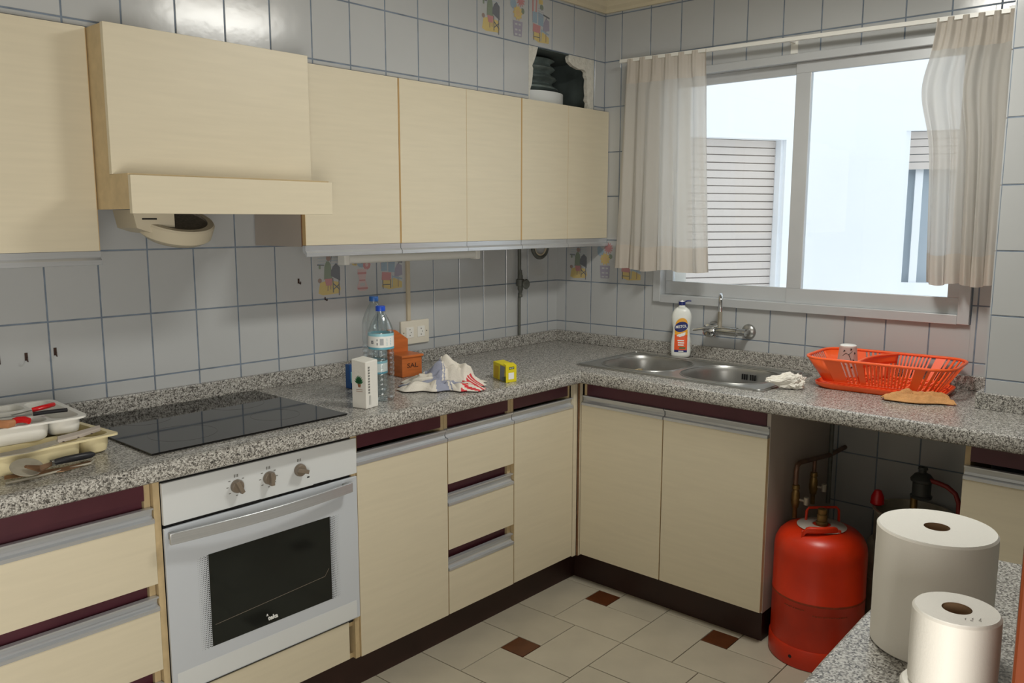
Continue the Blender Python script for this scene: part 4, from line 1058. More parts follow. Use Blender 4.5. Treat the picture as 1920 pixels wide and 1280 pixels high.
# ============================================================ CLOTHS
def ns(x, y, z=0): return noise.noise(Vector((x, y, z)))
def lump(name, fn, nu, nv, mt, matfn, label, cat, loc, thick=.003, ss=1):
    mb = MB(); mb.grid(fn, nu, nv, mt, matfn)
    o = mb.obj(name, None, solid=thick, subsurf=ss)
    base = Vector(loc); 
    for v in o.data.vertices: v.co -= base
    o.location = base; tag(o, label, cat); return o
# orange-brown rag: a roughly triangular folded pile
ragc = Vector((-.335, -1.775, CT))
rv = Vector((RR.x, RR.y, 0)).normalized(); dv_ = Vector((F.x, F.y, 0)).normalized()
def ragf(a, b):
    s = a*2-1; t = b*2-1
    # outline: pointed at the left, broad at the right
    X = .098*s; half = (.030+.030*(a**.8))*(1 if abs(s) < .9 else .9); off = -.028*a+.010
    if a < .25: half *= .45+.55*(a/.25)**.6
    Y = off+half*t+.006*math.sin(9*a+1)
    env = (1-abs(t)**3.2)*(1-max(0, abs(s)-.1)**6*.9)
    d1 = math.exp(-(((Y+.030*s)-.004)/.008)**2); d2 = math.exp(-(((Y-.028*s)-.020)/.010)**2); d3 = math.exp(-(((Y+.034*s)+.022)/.009)**2)
    h = .0045+env*(.008+(.35+.65*min(1, a*1.6))*(.020*d1+.020*d2+.014*d3)+.008*ns(a*7, b*5, 3)+.004*ns(a*18, b*12, 5))
    return tuple(ragc+rv*X+dv_*(Y*1.05)+Vector((0, 0, h)))
lump('rag', ragf, 60, 40, 'rag', None, 'crumpled ochre cloth on the worktop in front of the orange rack', 'cloth', ragc, .004)
# tissue
tsc = Vector((-.418, -1.385, CT))
def tisf(a, b):
    th = 2*PI*a; ph = (b-.5)*PI; 
    d = Vector((math.cos(th)*math.cos(ph), math.sin(th)*math.cos(ph), math.sin(ph)))
    r = 1+.45*ns(d.x*2.2, d.y*2.2, d.z*2.2+5)+.40*abs(ns(d.x*5, d.y*5, d.z*5))-.15*abs(ns(d.x*9, d.y*9, d.z*9))
    X = .040*d.x*r+.012; Y = .030*d.y*r; Z = .026*d.z*r+.024
    if d.x < -.1: X -= .050*(-d.x-.1)/.9; Z = Z*(1-.55*(-d.x)**2)+.020*(-d.x)**2; Y *= .8
    return tuple(tsc+rv*X+dv_*Y+Vector((0, 0, max(.0015, Z*1.05))))
M['tissue'] = M['paper']
mb = MB(); mb.grid(tisf, 64, 40, 'paper')
mb.grid(lambda a, b: tuple(tsc+rv*(-.058+.045*a+.004*b)+dv_*(.004+.008*math.sin(a*3))+Vector((0, 0, .040-.022*a+(.022-.012*a)*(b-.75)+.002*math.sin(b*7)))), 10, 8, 'paper')
o = mb.obj('tissue', smooth=False)
for v in o.data.vertices: v.co -= tsc
o.location = tsc; tag(o, 'crumpled white tissue at the front corner of the sink', 'tissue')
# tea towel
twc = Vector((-1.215, -.455, CT))
def towf(a, b):
    s = a*2-1; t = b*2-1
    X = .145*s+.008; hy = .105-.02*abs(s)
    Y = hy*t+.012*math.sin(5*s+1)*(1 if t < 0 else .3)
    pk = .070*math.exp(-((s-.10)/.42)**2)*math.exp(-((t-.25)/.42)**2)+.035*math.exp(-((s-.55)/.22)**2)*math.exp(-((t-.0)/.35)**2)
    fold = .012*math.sin(9*s+4*t+2*ns(a*3, b*3))*math.sin(3*t+1)
    lip = .010*math.exp(-((t+.80)/.10)**2)+.007*math.exp(-((t+.5)/.08)**2)*(s < .3)
    env = max(0, 1-abs(s)**5)*max(0, 1-abs(t)**5); layer = .010*(math.sin(22*t+6*s+3*ns(a*2, b*2, 4)) > .2)*(s < 0)*(1-abs(s))
    h = .004+env*(.014+layer+pk+abs(fold)*1.1+lip+.012*ns(a*8, b*8, 1)+.012*abs(ns(a*15, b*11, 8))*(pk/.05))
    X += .012*ns(a*4, b*5, 7)+.010*math.sin(8*t)*(abs(s) > .6); Y += .010*ns(a*5, b*4, 9)+.008*math.sin(11*s)*(t < -.6)
    return tuple(twc+rv*X+dv_*Y+Vector((0, 0, max(.003, h))))
def towm(a, b):
    if a > .84 and .36 < b < .52: return 'towel_red' if int(b*60) % 3 else 'towel'
    if a > .74 and b < .34 and int((b*22+a*8)) % 2 == 0: return 'towel_red'
    if .47 < a+.25*b < .60 and a < .8: return 'towel_blue'
    if .62 < a+.25*b < .635: return 'towel_blue'
    if .22 < b+.12*a < .36 and a < .74: return 'towel_blue'
    return 'towel'
lump('tea_towel', towf, 90, 64, 'towel', towm, 'crumpled white tea towel with blue stripes and red corner in front of the salt box', 'tea towel', twc, .003)

# ============================================================ SALT BOX
sb = thing('salt_box', 'orange-brown wooden salt box with tall backboard and lid beside the bottles', 'salt box', (-1.15, -.17, CT))
ang = math.atan2(-.235+.224, -1.105+1.195); Ts = Matrix.Translation((-1.150, -.232, CT)) @ Matrix.Rotation(math.radians(-6), 4, 'Z')
def tbx(name, parent, T_, *boxes, bevel=.0015, label=None):
    mb = MB(); mb.T = T_
    for b in boxes: mb.box(*b[:6], b[6])
    o = mb.obj(name, parent, smooth=False, bevel=bevel)
    if label: o['label'] = label
    return o
tbx('box_body', sb, Ts, (-.045, .045, 0, .085, .0005, .074, 'salt_wood'))
tbx('lid', sb, Ts, (-.050, .050, -.006, .088, .0745, .083, 'salt_wood'))
mb = MB(); mb.T = Ts; mb.prism([(-.045, .0005), (.045, .0005), (.045, .130), (-.010, .168), (-.026, .172), (-.045, .172)], lambda u, v, w_: (u, w_, v), .0885, .098, 'salt_wood'); mb.obj('backboard', sb, smooth=False, bevel=.001)
text('SAL', .024, lambda u, v, w_: tuple(Ts @ Vector((u+.002, -.0004-w_, .042+v))), 'burn', 'lettering', sb, bold=.0003, sx=1.3)

# ============================================================ CARTON (milk/wine brick)
ct = thing('drink_carton', 'small white paper carton with a printed green plant beside the hob', 'carton', (-1.62, -.5, CT))
A_ = Vector((-1.6205, -.470, 0)); B_ = Vector((-1.6175, -.5475, 0)); C_ = Vector((-1.572, -.5445, 0)); D_ = A_+(C_-B_)
B_ = Vector((-1.6145, -.5465, 0)); A_ = Vector((-1.6655, -.4985, 0))+Vector((.002, 0, 0)); 
cb = Vector((-1.617, -.548, 0)); vl_ = (Vector((-1.672, -.497, 0))-cb); vr_ = (Vector((-1.572, -.5445, 0))-cb)
# front corner cb, left face goes along el, right face along er (perpendicular)
el = Vector((-.195, .967, 0)).normalized(); er = Vector((.967, .195, 0)).normalized()
wl_, wr_ = .058, .058
def cfn(u, v, w_): return tuple(cb+el*u+er*w_+Vector((0, 0, CT+v)))
mb = MB(); prs = [cfn(0, .0005, 0), cfn(wl_, .0005, 0), cfn(wl_, .0005, wr_), cfn(0, .0005, wr_)]
n1 = [cfn(0, .148, 0), cfn(wl_, .155, 0), cfn(wl_, .157, wr_), cfn(0, .151, wr_)]
mb.add(prs+n1, [(0, 1, 2, 3), (7, 6, 5, 4), (0, 1, 5, 4), (1, 2, 6, 5), (2, 3, 7, 6), (3, 0, 4, 7)], 'carton'); mb.obj('carton_body', ct, smooth=False, bevel=.003, segs=3)
mb = MB()
def left_pt(u, v): return tuple(cb+el*(wl_-u)+Vector((0, 0, CT+v))-er*.0006)
def right_pt(u, v): return tuple(cb+er*u+Vector((0, 0, CT+v))-el*.0006)
for i in range(9):
    a = -1.2+.3*i; x0, y0 = .030, .078; dx, dy = .020*math.sin(a), .026*math.cos(a)*1.1; nx, ny = dy*.16, -dx*.16
    mb.poly([left_pt(x0, y0), left_pt(x0+dx*.5+nx, y0+dy*.5+ny), left_pt(x0+dx, y0+dy), left_pt(x0+dx*.5-nx, y0+dy*.5-ny)], 'plant_green')
mb.poly([left_pt(.024, .078), left_pt(.038, .078), left_pt(.036, .068), left_pt(.027, .068)], 'plant_brown')
for y in (.060, .054): mb.poly([left_pt(.018, y), left_pt(.044, y), left_pt(.044, y+.0015), left_pt(.018, y+.0015)], 'plant_brown')
for k in range(10):
    z = .048+k*.0088; mb.poly([right_pt(.010, z), right_pt(.018, z), right_pt(.018, z+.006), right_pt(.010, z+.006)], 'print_grey')
for k in range(2):
    mb.poly([right_pt(.013+.006*k, .012), right_pt(.0145+.006*k, .012), right_pt(.0145+.006*k, .042), right_pt(.013+.006*k, .042)], 'print_grey')
mb.obj('printing', ct, smooth=False)['label'] = 'printed plant and small grey vertical print'

# ============================================================ BOTTLES
def pet(loc, H, cap, lab, blu, sc_=1, text_=True):
    t = thing('water_bottle', lab, 'bottle', loc)
    k = H/.315
    prof = [(.030, .0005), (.036, .004), (.040, .014), (.0375, .020)]
    z = .024
    for i in range(9): prof += [(.0405, z), (.0405, z+.008), (.0385, z+.012), (.0385, z+.013)]; z += .0165
    prof += [(.0405, .178), (.0405, .232), (.038, .245), (.030, .268), (.020, .288), (.0145, .296), (.0145, .300), (.016, .3015), (.016, .303), (.013, .304), (.013, .318)]
    prof = [(r*sc_, z_*k) for r, z_ in prof]
    MB().lathe(prof, loc, 'pet', 40, cap=False).obj('bottle_wall', t)
    MB().lathe([(0, .002), (prof[0][0], .0015)], loc, 'pet', 40, cap=False).obj('bottle_foot', t)
    MB().lathe([(.0155*sc_, 0), (.0155*sc_, .014), (.0145*sc_, .016), (0, .016)], (loc[0], loc[1], loc[2]+.305*k), blu, 22).obj('cap', t)
    return t, k
Bf = (-1.492, -.472, CT)
t, k = pet(Bf, .303, 1, 'clear plastic water bottle with bright blue cap in front', 'cap_blue', 1.02)
r0 = .0405*1.02+.0005
lb_ = MB().lathe([(r0, .179*k), (r0, .186*k), (r0, .223*k), (r0, .232*k)], Bf, 'l_cyan', 40, cap=False, mats=['l_cyan_d', 'l_white', 'l_cyan'])
o = lb_.obj('label', t); o['label'] = 'white and pale blue wrap label'
ab = math.atan2(CAM.y-Bf[1], CAM.x-Bf[0])
def bpnt(a, z, off=.0006): return (Bf[0]+(r0+off)*math.cos(ab+a), Bf[1]+(r0+off)*math.sin(ab+a), Bf[2]+z)
pm = MB()
for i in range(7):
    a = .02+.055*i*1; pm.poly([bpnt(-.10+a*.75, .194*k), bpnt(-.10+a*.75+.022, .194*k), bpnt(-.10+a*.75+.022, .216*k), bpnt(-.10+a*.75, .216*k)], 'l_grey')
for i in range(5): pm.poly([bpnt(.42, (.193+.005*i)*k), bpnt(.85, (.193+.005*i)*k), bpnt(.85, (.1945+.005*i)*k), bpnt(.42, (.1945+.005*i)*k)], 'l_cyan_d')
pm.poly([bpnt(-.34, .194*k), bpnt(-.26, .194*k), bpnt(-.26, .202*k), bpnt(-.34, .202*k)], 'd_black'); pm.poly([bpnt(-.34, .208*k), bpnt(-.27, .208*k), bpnt(-.27, .214*k), bpnt(-.34, .214*k)], 'd_black')
pm.obj('label_print', t, smooth=False)
text('IS', .014*k, lambda u, v, w_: bpnt(-.72+u/r0, .203*k+v, .0006+w_), 'd_black', 'lettering', t, bold=.0005)
Br = (-1.438, -.372, CT)
t, k = pet(Br, .325, 1, 'clear plastic water bottle with dull blue cap standing behind the other bottle', 'cap_blue_d', 1.02)
lb_ = MB().lathe([(r0, .070*k), (r0, .076*k), (r0, .104*k), (r0, .112*k)], Br, 'l_cyan', 40, cap=False, mats=['l_cyan_d', 'l_white', 'l_cyan']); lb_.obj('label', t)['label'] = 'white and pale blue wrap label'
o = MB().box(-1.453, -1.43, -.25, -.225, CT+.0005, CT+.085, 'cap_blue_d').box(-1.450, -1.433, -.2535, -.25, CT+.02, CT+.06, 'l_cyan').obj('blue_box', smooth=False, bevel=.003)
tag(o, 'small blue box standing behind the water bottles', 'box')

# ============================================================ YELLOW BOX
yb = thing('tea_box', 'small yellow cardboard box near the inner corner of the worktop', 'box', (-.98, -.53, CT))
fc0 = Vector((-1.010, -.583, CT)); ex = Vector((.046, -.006, 0)).normalized(); ey = Vector((.48, .88, 0)).normalized(); ey = Vector((.42, .90, 0)).normalized()
def yfn(u, v, w_): return tuple(fc0+ex*u+ey*w_+Vector((0, 0, v)))
YW_, YH, YD = .050, .062, .125
mb = MB(); mb.prism([(0, .0005), (YW_, .0005), (YW_, YH), (0, YH)], yfn, 0, YD, 'yellow_box'); mb.obj('box_body', yb, smooth=False, bevel=.001)
mb = MB(); q = -.0006
for (u0, u1, v0, v1, mt) in ((.014, .038, .048, .057, 'dark_green'), (.011, .037, .012, .036, 'l_white')):
    mb.poly([yfn(u0, v0, q), yfn(u1, v0, q), yfn(u1, v1, q), yfn(u0, v1, q)], mt)
for i in range(4): mb.poly([yfn(.017+.005*i, .051, q*1.5), yfn(.0195+.005*i, .051, q*1.5), yfn(.0195+.005*i, .0545, q*1.5), yfn(.017+.005*i, .0545, q*1.5)], 'l_white')
mb.poly([yfn(q, .002, .02), yfn(q, .002, .06), yfn(q, .058, .055), yfn(q, .058, .01)], 'l_grey'); mb.poly([yfn(q, .002, .004), yfn(q, .002, .03), yfn(q, .016, .04), yfn(q, .024, .004)], 'dark_green'); mb.poly([yfn(q, .004, .075), yfn(q, .004, .115), yfn(q, .05, .11), yfn(q, .05, .07)], 'yellow_dark')
mb.obj('printing', yb, smooth=False)['label'] = 'green brand patch and white square print'
mb = MB(); mb.add([yfn(.002, YH+.0005, .004), yfn(YW_-.002, YH+.0005, .004), yfn(YW_-.002, YH+.004, .03), yfn(.002, YH+.0065, .03)], [(0, 1, 2, 3)], 'yellow_box'); mb.obj('open_flap', yb, smooth=False, solid=.0008)

# ============================================================ CUTLERY TRAYS
def tray(name, label, mt, T_, W_, L_, z0, h, cells, rim):
    t = thing(name, label, 'cutlery tray', T_.translation+Vector((0, 0, z0)))
    bm = bmesh.new()
    def P_(x, y, z): return bm.verts.new(T_ @ Vector((x, y, z)))
    edges = []; zt = z0+h
    def loop2(pts, z):
        vs = [P_(x, y, z) for x, y in pts]; return vs, [bm.edges.new((vs[i], vs[(i+1) % len(vs)])) for i in range(len(vs))]
    outer, eo = loop2(rrect(L_, W_, rim, 5), zt); edges += eo
    n_ = len(outer); low = [P_(v[0], v[1], zt-.005) for v in rrect(L_, W_, rim, 5)]
    for i in range(n_): bm.faces.new((outer[i], outer[(i+1) % n_], low[(i+1) % n_], low[i]))
    for (x0, x1, y0, y1, r) in cells:
        pts = rrect(x1-x0, y1-y0, r, 5, (x0+x1)/2, (y0+y1)/2); ls, es = loop2(pts, zt); edges += es
        prev = ls; cx_, cy_ = (x0+x1)/2, (y0+y1)/2
        for f_, zz_ in ((.96, zt-h*.5), (.90, z0+.008), (.80, z0+.003)):
            cur = [P_(cx_+(x-cx_)*(1-(1-f_)*.12/max(.12, (x1-x0))), cy_+(y-cy_)*f_, zz_) for x, y in pts]
            for i in range(len(ls)): bm.faces.new((prev[i], prev[(i+1) % len(ls)], cur[(i+1) % len(ls)], cur[i]))
            prev = cur
        bm.faces.new(prev)
        # outer skin of the cell
        g = .002; prev = [P_(cx_+(x-cx_)*(1+g/(x1-x0)*2), cy_+(y-cy_)*(1+g/(y1-y0)*2), zt-.001) for x, y in pts]
        for f_, zz_ in ((.985, zt-h*.5), (.94, z0+.006), (.86, z0+.0005)):
            cur = [P_(cx_+(x-cx_)*(1-(1-f_)*.12/max(.12, (x1-x0)))+(x-cx_)*g/(x1-x0)*2, cy_+(y-cy_)*f_+(y-cy_)*g/(y1-y0)*2, zz_) for x, y in pts]
            for i in range(len(ls)): bm.faces.new((prev[i], prev[(i+1) % len(ls)], cur[(i+1) % len(ls)], cur[i]))
            prev = cur
        bm.faces.new(prev)
    bmesh.ops.triangle_fill(bm, use_beauty=True, edges=edges)
    bmesh.ops.recalc_face_normals(bm, faces=bm.faces)
    me = bpy.data.meshes.new('tray_shell'); bm.to_mesh(me); bm.free(); me.materials.append(M[mt])
    for p in me.polygons: p.use_smooth = True
    me.set_sharp_from_angle(angle=math.radians(40))
    o = bpy.data.objects.new('tray_shell', me); col.objects.link(o); o.parent = t; o.matrix_parent_inverse = Matrix.Translation(-Vector(t.location)); return t
LT = .40
cellsx = lambda L_, W_: [(-L_/2+.014, L_/2-.088, W_/2-.012-.085, W_/2-.012, .028), (-L_/2+.014, L_/2-.088, -W_/2+.098, W_/2-.105, .02), (-L_/2+.014, L_/2-.088, -W_/2+.012, -W_/2+.090, .028), (L_/2-.080, L_/2-.014, -W_/2+.014, W_/2-.014, .028)]
TLc = Matrix.Translation((-2.561, -.334, 0)) @ Matrix.Rotation(math.radians(6), 4, 'Z')
tray('cutlery_tray', 'cream plastic cutlery tray at the bottom of the stack left of the hob', 'cream_plastic', TLc, .30, .42, CT, .049, cellsx(.42, .30), .012)
TLw = Matrix.Translation((-2.592, -.264, 0)) @ Matrix.Rotation(math.radians(-2.5), 4, 'Z')
tray('cutlery_tray', 'white plastic cutlery tray stacked on the cream tray', 'white_plastic', TLw, .285, .42, CT+.0495, .046, cellsx(.42, .285), .03)
# tools ------------------------------------------------------------
def pxz(u, v, z):   # helper used while laying things out: point on a horizontal plane, frozen here as plain numbers
    d = F+RR*((u-960)/1576.2)-UU*((v-640)/1576.2); t = (z-CAM.z)/d.z; return CAM+d*t
zt1 = CT+.0955+.006
def P3(u, v, z): return tuple(pxz(u, v, z))
k1 = thing('knife', 'steel knife with slim black handle lying on the white tray', 'knife', P3(90, 772, zt1))
MB().tube([P3(62, 776, zt1+.004), P3(90, 772, zt1+.005), P3(126, 768, zt1+.004)], [.0055, .007, .006], 'black_plastic', 10, rz=.005).obj('handle', k1)
MB().tube([P3(-20, 786, zt1+.002), P3(20, 781, zt1+.002), P3(60, 776.5, zt1+.003)], [.002, .008, .006], 'steel', 6, rz=.0009).obj('blade', k1)
k2 = thing('peeler', 'small kitchen tool with red handle lying on the back of the white tray', 'utensil', P3(80, 765, zt1+.012))
MB().tube([P3(60, 768.5, zt1+.010), P3(70, 766, zt1+.012), P3(85, 762, zt1+.013), P3(100, 758, zt1+.010)], [.004, .0075, .0085, .006], 'red_plastic', 10, rz=.006).obj('handle', k2)
MB().tube([P3(22, 778, zt1+.003), P3(40, 774, zt1+.004), P3(60, 768.5, zt1+.009)], [.007, .003, .002], 'steel', 6, rz=.0012).obj('blade', k2)
k3 = thing('can_opener', 'tool with fat red grip lying at the front of the white tray', 'utensil', P3(38, 790, zt1))
MB().tube([P3(25, 790, zt1+.004), P3(32, 787, zt1+.006), P3(45, 786, zt1+.007), P3(55, 789, zt1+.004)], [.006, .010, .011, .006], 'red_plastic', 12, rz=.008).obj('grip', k3)
k4 = thing('wooden_handle_tool', 'kitchen tool with pale wooden handle at the left edge of the white tray', 'utensil', P3(10, 795, zt1))
MB().tube([P3(-20, 792, zt1+.006), P3(0, 795, zt1+.006), P3(14, 795, zt1+.006), P3(24, 793, zt1+.004)], [.012, .011, .011, .008], 'wood', 12, rz=.010).obj('handle', k4)
# long serrated knife with grey scales across the cream tray
z5 = CT+.052
k5 = thing('knife', 'long old kitchen knife with riveted pale handle lying across the cream tray', 'knife', P3(60, 840, z5))
def slab(pts, wd, th, mt):
    mb = MB(); vs = []
    for (u, v, z), w_ in zip(pts, wd):
        p = pxz(u, v, z); e = Vector((0.32, .94, 0)); vs += [tuple(p-e*w_+Vector((0, 0, -.3*w_))), tuple(p+e*w_+Vector((0, 0, .3*w_))), tuple(p+e*w_+Vector((0, 0, th+.3*w_))), tuple(p-e*w_+Vector((0, 0, th-.3*w_)))]
    n_ = len(pts); fs = [(0, 1, 2, 3), (4*n_-4, 4*n_-3, 4*n_-2, 4*n_-1)]
    for i in range(n_-1):
        for k_ in range(4): fs.append((4*i+k_, 4*i+(k_+1) % 4, 4*i+4+(k_+1) % 4, 4*i+4+k_))
    return mb.add(vs, fs, mt)
slab([(0, 854, z5), (50, 845, z5), (110, 828, z5+.001)], [.008, .011, .010], .0016, 'dull_steel').obj('blade', k5, smooth=False)
slab([(108, 828, z5), (150, 817, z5), (188, 805, z5)], [.010, .010, .008], .009, 'side_grey').obj('handle', k5, smooth=False, bevel=.002)
rv_ = MB()
for u, v in ((119, 828), (147, 820), (172, 813)):
    p = pxz(u, v, z5+.011); rv_.lathe([(.0025, 0), (.0025, .001), (0, .0012)], tuple(p), 'hookm', 10)
rv_.obj('rivet', k5)
# pizza cutter on the worktop
z6 = CT+.008
k6 = thing('pizza_cutter', 'pizza wheel with black handle lying at the front of the worktop', 'pizza cutter', P3(60, 875, z6))
MB().tube([P3(95, 868, z6+.010), P3(120, 862, z6+.012), P3(150, 856, z6+.012), P3(170, 852, z6+.010), P3(177, 851, z6+.009)], [.007, .0085, .009, .0085, .004], 'black_plastic', 12).obj('handle', k6)
MB().tube([P3(95, 868, z6+.010), P3(104, 866, z6+.010)], .0085, 'chrome', 12).obj('ferrule', k6)
mb = MB(); pw = pxz(50, 876, z6+.022); mb.T = Matrix.Translation(pw) @ Matrix.Rotation(math.radians(24), 4, 'X'); mb.lathe([(.0, 0), (.033, 0), (.034, .0008), (.033, .0016), (0, .0016)], (0, 0, 0), 'dull_steel', 36); mb.lathe([(.005, .0016), (.005, .003), (0, .0035)], (0, 0, 0), 'rust', 12)
mb.obj('wheel', k6)
slab([(50, 876, z6+.026), (75, 880, z6+.020), (98, 870, z6+.012)], [.005, .013, .007], .003, 'rust').obj('fork', k6, smooth=False, bevel=.001)
# tongs / spatula below
k7 = thing('tongs', 'rusty metal tongs lying under the pizza wheel', 'tongs', P3(60, 890, CT))
MB().tube([P3(10, 906, CT+.003), P3(70, 893, CT+.004), P3(120, 880, CT+.005), P3(170, 868, CT+.005), P3(176, 862, CT+.006)], .0028, 'dull_steel', 8).obj('arm', k7)
slab([(8, 896, CT+.005), (60, 888, CT+.005), (120, 880, CT+.006), (172, 866, CT+.005)], [.007, .007, .008, .006], .0015, 'rust').obj('arm', k7, smooth=False)

# ============================================================ BUTANE BOTTLES
g1 = thing('gas_bottle', 'orange butane gas bottle standing beside the sink cabinet', 'gas bottle', (-.494, -1.5555, 0))
gc = (-.494, -1.5555, 0)
body = [(.120, .030), (.148, .050), (.150, .066), (.150, .224), (.1512, .226), (.1512, .234), (.150, .236), (.150, .375), (.1465, .400), (.136, .423), (.118, .440), (.090, .450), (.050, .455), (.030, .457), (.0, .457)]
MB().lathe(body, gc, 'orange_paint', 56).obj('cylinder', g1)
MB().lathe([(.140, .0005), (.152, .0015), (.1545, .010), (.1545, .062), (.151, .070), (.146, .070), (.148, .062), (.148, .006), (.140, .004)], gc, 'orange_paint', 56, cap=False).obj('foot_ring', g1)
av = math.atan2(CAM.y-gc[1], CAM.x-gc[0])
vd = Vector((math.cos(av), math.sin(av), 0)); vr = Vector((RR.x, RR.y, 0)).normalized()
def gp_(r, s, z): return tuple(Vector(gc)+vd*r+vr*s+Vector((0, 0, z)))
mb = MB(); a0 = av-.52; mb.T = Matrix.Translation((gc[0]+.1543*math.cos(a0), gc[1]+.1543*math.sin(a0), .036)) @ Vector((0, 0, 1)).rotation_difference(Vector((math.cos(a0), math.sin(a0), 0))).to_matrix().to_4x4(); mb.lathe([(.006, 0), (.006, .0008), (0, .0008)], (0, 0, 0), 'black', 14); mb.obj('drain_hole', g1)
mb = MB()
rnd = random.Random(3)
for row, z in enumerate((.205,)):
    for i in range(26):
        a = av-.75+i*.055
        if 9 <= i <= 11: continue
        w_ = .010+.006*rnd.random(); r = .1504
        zz_ = z-.012*(i > 10)+.002*rnd.random()
        mb.poly([(gc[0]+r*math.cos(a+q)*1, gc[1]+r*math.sin(a+q), zz_+h_) for q, h_ in ((0, 0), (w_/r*.5, 0), (w_/r*.5, .004), (0, .004))], 'orange_dark')
mb.obj('stencil_marks', g1, smooth=False)
mb = MB().lathe([(.1516, .2265), (.1518, .230), (.1516, .2335)], gc, 'orange_dark', 56, cap=False); mb.obj('weld_seam', g1)
# collar: white-grey disc, front strap handle, rear rod handle, valve
MB().lathe([(.030, .4575), (.078, .4535), (.080, .455), (.078, .4565), (.030, .4600)], gc, 'side_grey', 36, cap=False).obj('warning_disc', g1)['label'] = 'pale grey printed ring around the valve'
hs_ = []
for i in range(13):
    s = -1+2*i/12; hs_.append(gp_(.088-.020*abs(s)**2, .062*s, .468-.028*abs(s)**8))
vs = []
for i, p in enumerate(hs_):
    s = -1+2*i/12; q = Vector(p); vs += [tuple(q+Vector((0, 0, -.011))), tuple(q+vd*.006+Vector((0, 0, -.009))), tuple(q+vd*.006+Vector((0, 0, .007))), tuple(q+Vector((0, 0, .010))), tuple(q-vd*.008+Vector((0, 0, .009))), tuple(q-vd*.008+Vector((0, 0, .004)))]
fs = [tuple(range(6)), tuple(range(72, 78))]+[(6*i+k_, 6*i+(k_+1) % 6, 6*i+6+(k_+1) % 6, 6*i+6+k_) for i in range(12) for k_ in range(6)]
mb = MB().add(vs, fs, 'orange_paint')
for sg in (-1, 1):
    mb.add([gp_(.070, sg*.056, .432), gp_(.070, sg*.066, .430), gp_(.066, sg*.066, .462), gp_(.066, sg*.056, .464), gp_(.080, sg*.056, .428), gp_(.080, sg*.066, .426), gp_(.076, sg*.066, .462), gp_(.076, sg*.056, .464)], [(0, 1, 2, 3), (4, 5, 6, 7), (0, 1, 5, 4), (1, 2, 6, 5), (2, 3, 7, 6), (3, 0, 4, 7)], 'orange_paint')
mb.obj('front_handle', g1, bevel=.002)
MB().tube([gp_(-.05, -.056, .445), gp_(-.052, -.054, .490), gp_(-.052, -.047, .500), gp_(-.052, .047, .502), gp_(-.052, .056, .492), gp_(-.05, .058, .445)], .0045, 'orange_paint', 8).obj('rear_handle', g1)
MB().lathe([(.020, .455), (.020, .468), (.015, .470), (.017, .474), (.017, .492), (.013, .494), (.015, .498), (.015, .512), (.0, .514)], gc, 'brass', 24, cap=False).obj('valve', g1)
# second bottle: bare metal
g2c = (-.178, -1.752, 0)
g2 = thing('gas_bottle', 'worn bare-metal gas bottle behind the orange one', 'gas bottle', g2c)
MB().lathe([(.145, .0005), (.150, .01), (.150, .30), (.147, .325), (.136, .345), (.115, .355), (.04, .372), (0, .372)], g2c, 'dull_steel', 48).obj('cylinder', g2)
MB().lathe([(.122, .35), (.124, .352), (.126, .46), (.131, .464), (.131, .470), (.122, .470), (.121, .465), (.119, .352)], g2c, 'dull_steel', 48, cap=False).obj('collar', g2)
MB().lathe([(.149, .22), (.1525, .225), (.1525, .235), (.149, .24)], g2c, 'dull_steel', 48, cap=False).obj('weld_seam', g2)
MB().lathe([(.016, .372), (.016, .44), (.012, .45), (.012, .52), (0, .52)], g2c, 'brass', 16, cap=False).obj('valve', g2)
rg = thing('gas_regulator', 'dark grey gas regulator with red-brown hose on the bare-metal bottle', 'regulator', (g2c[0], g2c[1], .52))
rc = (g2c[0], g2c[1]-.022, 0)
MB().lathe([(.020, .521), (.034, .522), (.036, .530), (.030, .534), (.030, .578), (.037, .582), (.038, .590), (.026, .606), (.012, .612), (.012, .622), (.016, .624), (.015, .632), (0, .634)], rc, 'regul', 24).obj('regulator_body', rg)
MB().tube([(rc[0]-.01, rc[1]-.028, .592), (rc[0]-.015, rc[1]-.055, .590), (rc[0]-.02, rc[1]-.085, .584), (rc[0]-.02, rc[1]-.112, .565), (rc[0]-.02, rc[1]-.124, .535), (rc[0]-.02, rc[1]-.126, .49)], .008, 'hose', 10).obj('hose', rg)
o = MB().lathe([(.004, .055), (.012, .052), (.022, .03), (.024, .005), (.018, 0), (0, 0)], (-.20, -1.637, .4715), 'red_plastic', 12).obj('safety_cap')
tag(o, 'small red plastic safety cap perched on the rim of the bare-metal bottle', 'cap')
# manifold
mf = thing('gas_manifold', 'old copper gas pipework with two taps beside the orange bottle', 'pipework', (-.3, -1.44, .6))
MB().tube([(-.012, -1.445, .608), (-.16, -1.444, .608), (-.36, -1.443, .630), (-.43, -1.442, .637), (-.450, -1.442, .630), (-.456, -1.442, .610), (-.456, -1.442, .56)], .0085, 'copper', 12).obj('pipe', mf)
MB().tube([(-.30, -1.444, .622), (-.302, -1.444, .56)], .007, 'copper', 10).obj('pipe', mf)
MB().tube([(-.155, -1.445, .78), (-.155, -1.445, .42)], .008, 'pipe_grey', 10).obj('pipe', mf)
for x, z in ((-.456, .505), (-.302, .515)):
    tb_ = MB().lathe([(.008, .06), (.012, .058), (.013, .045), (.010, .042), (.014, .03), (.015, .0), (.012, -.02), (.008, -.025), (.008, -.06), (0, -.06)], (x, -1.444, z), 'brass', 14)
    tb_.obj('valve', mf)
    MB().tube([(x, -1.46, z+.008), (x-.002, -1.482, z+.008)], .0045, 'dull_steel', 8).tube([(x-.002, -1.484, z-.004), (x-.002, -1.484, z+.022)], .009, 'dull_steel', 10).obj('valve_lever', mf)

